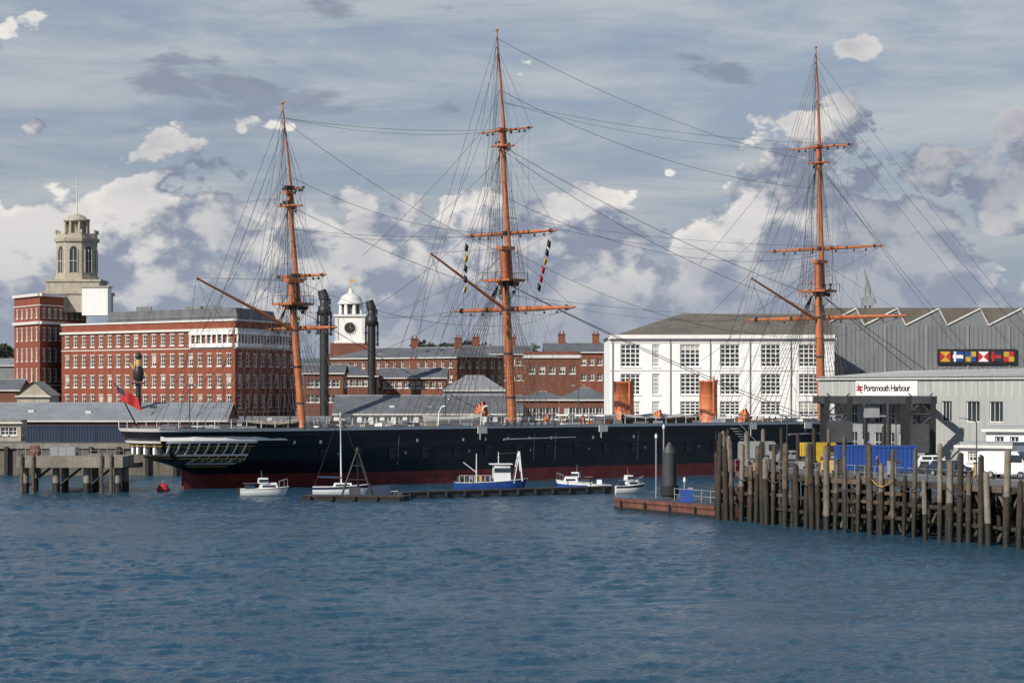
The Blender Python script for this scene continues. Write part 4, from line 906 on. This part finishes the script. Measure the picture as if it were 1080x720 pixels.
def car(name,px,D,m,rot,van=False):
    e=empty(name,(WX(px,D),D,DZ),rot); b=MB()
    if van: prof=[(-2.5,.4),(-2.5,2.2),(-2.3,2.35),(1.0,2.35),(1.7,1.35),(2.4,1.1),(2.5,.4)]; W=.95
    else: prof=[(-2.1,.35),(-2.12,.85),(-1.85,1.0),(-1.5,1.42),(.3,1.45),(1.0,.95),(2.0,.8),(2.1,.4)]; W=.85
    n_=len(prof); tw=[1 if z<1.05 else .86 for x,z in prof]
    Lf=[(x,-W*t,z) for (x,z),t in zip(prof,tw)];Rt=[(x,W*t,z) for (x,z),t in zip(prof,tw)]
    b.face(Lf,m);b.face(Rt[::-1],m)
    for i in range(n_): 
        j=(i+1)%n_; gl=(not van and i in(2,4)) or (van and i==3); b.face([Lf[i],Lf[j],Rt[j],Rt[i]],mGlass if gl else m)
    for sg in(-1,1):
        if van: b.box((.9,sg*W*.93,1.75),(1.0,.12,.6),mGlass)
        else: b.box((-.9,sg*W*.925,1.17),(.9,.1,.3),mGlass); b.box((.1,sg*W*.925,1.17),(.8,.1,.3),mGlass)
        for x in(-1.35,1.35): b.cyl((x,sg*(W-.1),.33),(x,sg*(W+.04),.33),.33,.33,mRub,16); b.cyl((x,sg*(W+.04),.33),(x,sg*(W+.06),.33),.18,.18,mGrey,10)
    b.box((2.1 if not van else 2.5,0,.45),(.12,1.5,.2),mRub); b.box((-2.12 if not van else -2.5,0,.45),(.12,1.5,.2),mRub)
    for sg in(-.6,.6): b.box(((2.05 if not van else 2.45),sg,.7),(.12,.3,.15),mGRP)
    b.obj('body',e)
car('parked_van',868,258,mYel,.3,True); car('parked_van',1064,222,mGRP,-.5,True); car('parked_car',985,244,mGRP,.1); car('parked_car',1003,226,mNavy,-.9); car('parked_car',835,262,mGrey,.2); car('parked_van',805,264,mGrey,.1,True)
for k in range(26):
    px=random.uniform(775,1075); D=random.uniform(228,256)-(px-900)*.05; h_=random.uniform(.7,1.5); mb=MB()
    m_=random.choice([mBlue,mGrey,mGrey,mRust,mSteel,mSteel,mGold,mRedP]); x=WX(px,D); w_=random.uniform(.6,1.3)
    mb.box((x,D,DZ+h_/2),(w_,.8,h_),m_,taper=.9); mb.box((x,D,DZ+h_+.06),(w_*.98,.85,.1),mSteel); mb.cyl((x-w_*.4,D-.5,DZ+.12),(x-w_*.4,D-.42,DZ+.12),.12,.12,mRub,8); mb.cyl((x+w_*.4,D-.5,DZ+.12),(x+w_*.4,D-.42,DZ+.12),.12,.12,mRub,8); mb.obj('wheeled_bin')
for px,D in((830,255),(945,232),(1030,214),(790,252),(892,236)): 
    mb=MB(); x=WX(px,D); mb.cyl((x,D,DZ),(x,D,DZ+5),.06,.045,mSteel,6); mb.cyl((x,D,DZ+5),(x-1,D,DZ+5.3),.04,.04,mSteel,5); mb.box((x-1.2,D,DZ+5.3),(.5,.2,.12),mGrey); mb.obj('lamp_post')
person((WX(925,232),232,DZ),1.); person((WX(868,240),240,DZ),2.5)
for px,D in((200,372),(236,440),(470,440),(610,440)):
    mb=MB(); x=WX(px,D); mb.cyl((x,D,GZ),(x,D,GZ+8.5),.1,.07,mSteel,6); mb.cyl((x-.8,D,GZ+8.5),(x+.8,D,GZ+8.5),.05,.05,mSteel,4)
    for g_ in(-.9,.9): mb.box((x+g_,D,GZ+8.5),(.6,.3,.15),mGrey)
    mb.obj('lamp_post')
# ---------------------------------------------------------------- small boats
def boat(name,px,D,rot,L,Bw,Hh,mh,stripe=None,kind='cabin'):
    e=empty(name,(WX(px,D),D,0),rot); b=MB(); rows=[]; n_=14
    for k in range(n_+1):
        u_=k/n_; f_=1-max(0,(u_-.4)/.6)**2.4; f_*=(.82+.18*min(1,u_/.3)); x=-L/2+L*u_; zs=Hh*(1+.35*u_**2+ .05*(1-u_)); rk=.10*L*max(0,u_-.8)/.2
        rows.append([(x-rk*q_,s_*Bw/2*f_*g_+0.,z) for s_,g_,z,q_ in((-1,1,zs,0),(-1,.97,zs*.7,.3),(-1,.85,zs*.1,.8),(0,0,-.35,1),(1,.85,zs*.1,.8),(1,.97,zs*.7,.3),(1,1,zs,0))])
    b.grid(rows,mh,False,True,(lambda i,j:stripe if (j in(0,5) and stripe) else mh))
    b.face(rows[0],mh)
    deck=[[r_[0],(r_[0][0],0,r_[0][2]+.06),r_[6]] for r_ in rows]; b.grid(deck,mGRP if kind!='work' else mGrey)
    b.tube([r_[0] for r_ in rows],.05,mTrim); b.tube([r_[6] for r_ in rows],.05,mTrim)
    b.obj('hull',e); c=MB()
    if kind=='cabin':
        c.prism([(-L*.12,-Bw*.36),(L*.28,-Bw*.24),(L*.28,Bw*.24),(-L*.12,Bw*.36)],Hh,Hh+.75,mGRP,scale=.82)
        c.prism([(-L*.14,-Bw*.34),(L*.08,-Bw*.32),(L*.08,Bw*.32),(-L*.14,Bw*.34)],Hh+.7,Hh+1.3,mGRP,scale=.86)
        c.prism([(-L*.12,-Bw*.35),(L*.075,-Bw*.33),(L*.075,Bw*.33),(-L*.12,Bw*.35)],Hh+.82,Hh+1.15,mGlass,scale=.95)
        c.prism([(-L*.05,-Bw*.345),(L*.22,-Bw*.27),(L*.22,Bw*.27),(-L*.05,Bw*.345)],Hh+.25,Hh+.5,mGlass,scale=.98)
        c.tube([(-L*.45,-Bw*.4,Hh+.7),(L*-.15,-Bw*.44,Hh+.7)],.03,mGrey); c.tube([(L*.3,-Bw*.22,Hh+.9),(L*.47,0,Hh+1.2),(L*.3,Bw*.22,Hh+.9)],.03,mGrey)
        for x,y,z in((.3,-.22,.9),(.3,.22,.9),(.47,0,1.2),(.4,-.1,1.0)): c.cyl((L*x,Bw*y,Hh),(L*x,Bw*y,Hh+z),.025,.025,mGrey,4)
        c.box((-L*.3,0,Hh+.25),(L*.2,Bw*.6,.4),mNavy); c.box((-L*.52,0,Hh*.6),(.35,.4,1.0),mRub,taper=.8); c.cyl((-L*.05,0,Hh+1.2),(-L*.07,0,Hh+2.2),.03,.02,mGrey,4)
    elif kind=='sail':
        c.prism([(-L*.15,-Bw*.3),(L*.2,-Bw*.18),(L*.2,Bw*.18),(-L*.15,Bw*.3)],Hh,Hh+.5,mGRP,scale=.85); c.prism([(-L*.1,-Bw*.295),(L*.15,-Bw*.2),(L*.15,Bw*.2),(-L*.1,Bw*.295)],Hh+.15,Hh+.35,mGlass,scale=.98)
        c.cyl((L*.0,0,Hh),(L*-.02,0,9.6),.09,.06,mGRP,6); c.cyl((0,0,Hh+1.1),(-L*.42,0,Hh+1.2),.12,.1,mNavy,8)
        for p_ in((L*.48,0),(-L*.48,0),(L*-.02,-Bw*.47),(L*-.02,Bw*.47)): c.tube([(L*-.02,0,9.5),(p_[0],p_[1],Hh)],.02,mRope,3)
        c.cyl((-L*.015,-.6,6.4),(-L*.015,.6,6.4),.03,.03,mGRP,4)
    elif kind=='work':
        c.prism([(L*.02,-Bw*.33),(L*.26,-Bw*.3),(L*.26,Bw*.3),(L*.02,Bw*.33)],Hh,Hh+2.1,mGRP,scale=.9); c.prism([(L*.03,-Bw*.33),(L*.262,-Bw*.3),(L*.262,Bw*.3),(L*.03,Bw*.33)],Hh+1.25,Hh+1.75,mGlass,scale=.96)
        c.box((L*.13,0,Hh+2.2),(L*.3,Bw*.7,.12),mGRP)
        c.cyl((L*.1,0,Hh+2.2),(L*.1,0,Hh+3.6),.06,.04,mGRP,5); c.cyl((L*.1,-.7,Hh+3.),(L*.1,.7,Hh+3.),.04,.04,mGRP,4)
        for sg in(-1,1): c.cyl((L*.42,sg*Bw*.2,Hh+.2),(L*.38,sg*Bw*.2,Hh+3.6),.08,.08,mGRP,6); c.cyl((L*.3,sg*Bw*.3,Hh),(L*.38,sg*Bw*.2,Hh+3.6),.06,.06,mGRP,6)
        c.cyl((L*.38,-Bw*.2,Hh+3.6),(L*.38,Bw*.2,Hh+3.6),.08,.08,mGRP,6); c.cyl((L*.38,0,Hh+3.5),(L*.1,0,Hh+3.4),.04,.04,mRope,4)
        c.cyl((-L*.2,0,Hh),(-L*.2,0,Hh+3.4),.08,.05,mGRP,6); c.cyl((-L*.2,0,Hh+1.2),(-L*.38,0,Hh+2.4),.06,.05,mGRP,5)
        for k in range(9): c.box((-L*.44+k*.5,random.uniform(-.8,.8),Hh+.35),(.45,.6,random.uniform(.4,.9)),random.choice([mRust,mGrey,mGold,mSteel,mSteel]),taper=.9)
        for k in range(7): c.cyl((-L*.45+k*L*.07,-Bw*.47,Hh),(-L*.45+k*L*.07,-Bw*.47,Hh+.9),.03,.03,mGRP,4)
        c.tube([(-L*.45,-Bw*.47,Hh+.9),(-L*.03,-Bw*.47,Hh+.9)],.03,mGRP)
        for k in range(5): c.cyl((-L*.35+k*L*.16,-Bw*.5,Hh*.35),(-L*.35+k*L*.16,-Bw*.56,Hh*.35),.28,.28,mRub,10)
    elif kind=='open':
        c.box((-L*.15,0,Hh+.1),(L*.5,Bw*.6,.12),mGrey); c.box((0,0,Hh+.35),(.7,.7,.7),mGRP,taper=.8); c.box((-L*.52,0,Hh),(.3,.35,.8),mRub,taper=.8)
        for x in(-.25,.15): c.box((L*x,0,Hh+.18),(.25,Bw*.8,.06),mDeck)
    c.obj('superstructure',e); return e
boat('motor_cruiser',279,294,.15,5.6,2.3,.8,mGRP,mTrim,'cabin')
boat('sailing_yacht',360,296,.05,6.6,2.3,.95,mGRP,mNavy,'sail')
boat('fishing_boat',518,299,.12,8.6,3.0,1.35,mBlue,mBlue,'work')
boat('motorboat',606,310,math.pi-.2,4.6,1.9,.95,mBlue,mGRP,'cabin')
boat('motorboat',632,308,math.pi,3.0,1.5,.7,mGRP,None,'open')
boat('motorboat',664,302,.3,3.8,1.8,.85,mGRP,mNavy,'cabin')
boat('rowing_boat',405,290,.1,3.4,1.4,.55,mNavy,None,'open')
for px,D,m_,k_ in((455,296,mRedP,1.),(575,300,mGRP,1.),(172,308,mRedP,2.2)):
    mb=MB(); mb.lathe((WX(px,D),D),[(.05,-.3),(.3*k_,-.15),(.36*k_,.1*k_),(.25*k_,.35*k_),(.08,.45*k_)],m_,12); mb.cyl((WX(px,D),D,.4*k_),(WX(px,D),D,.6*k_),.05,.05,mGrey,6); mb.obj('mooring_buoy')
print('verts',sum(len(o.data.vertices) for o in bpy.data.objects if o.type=='MESH'))
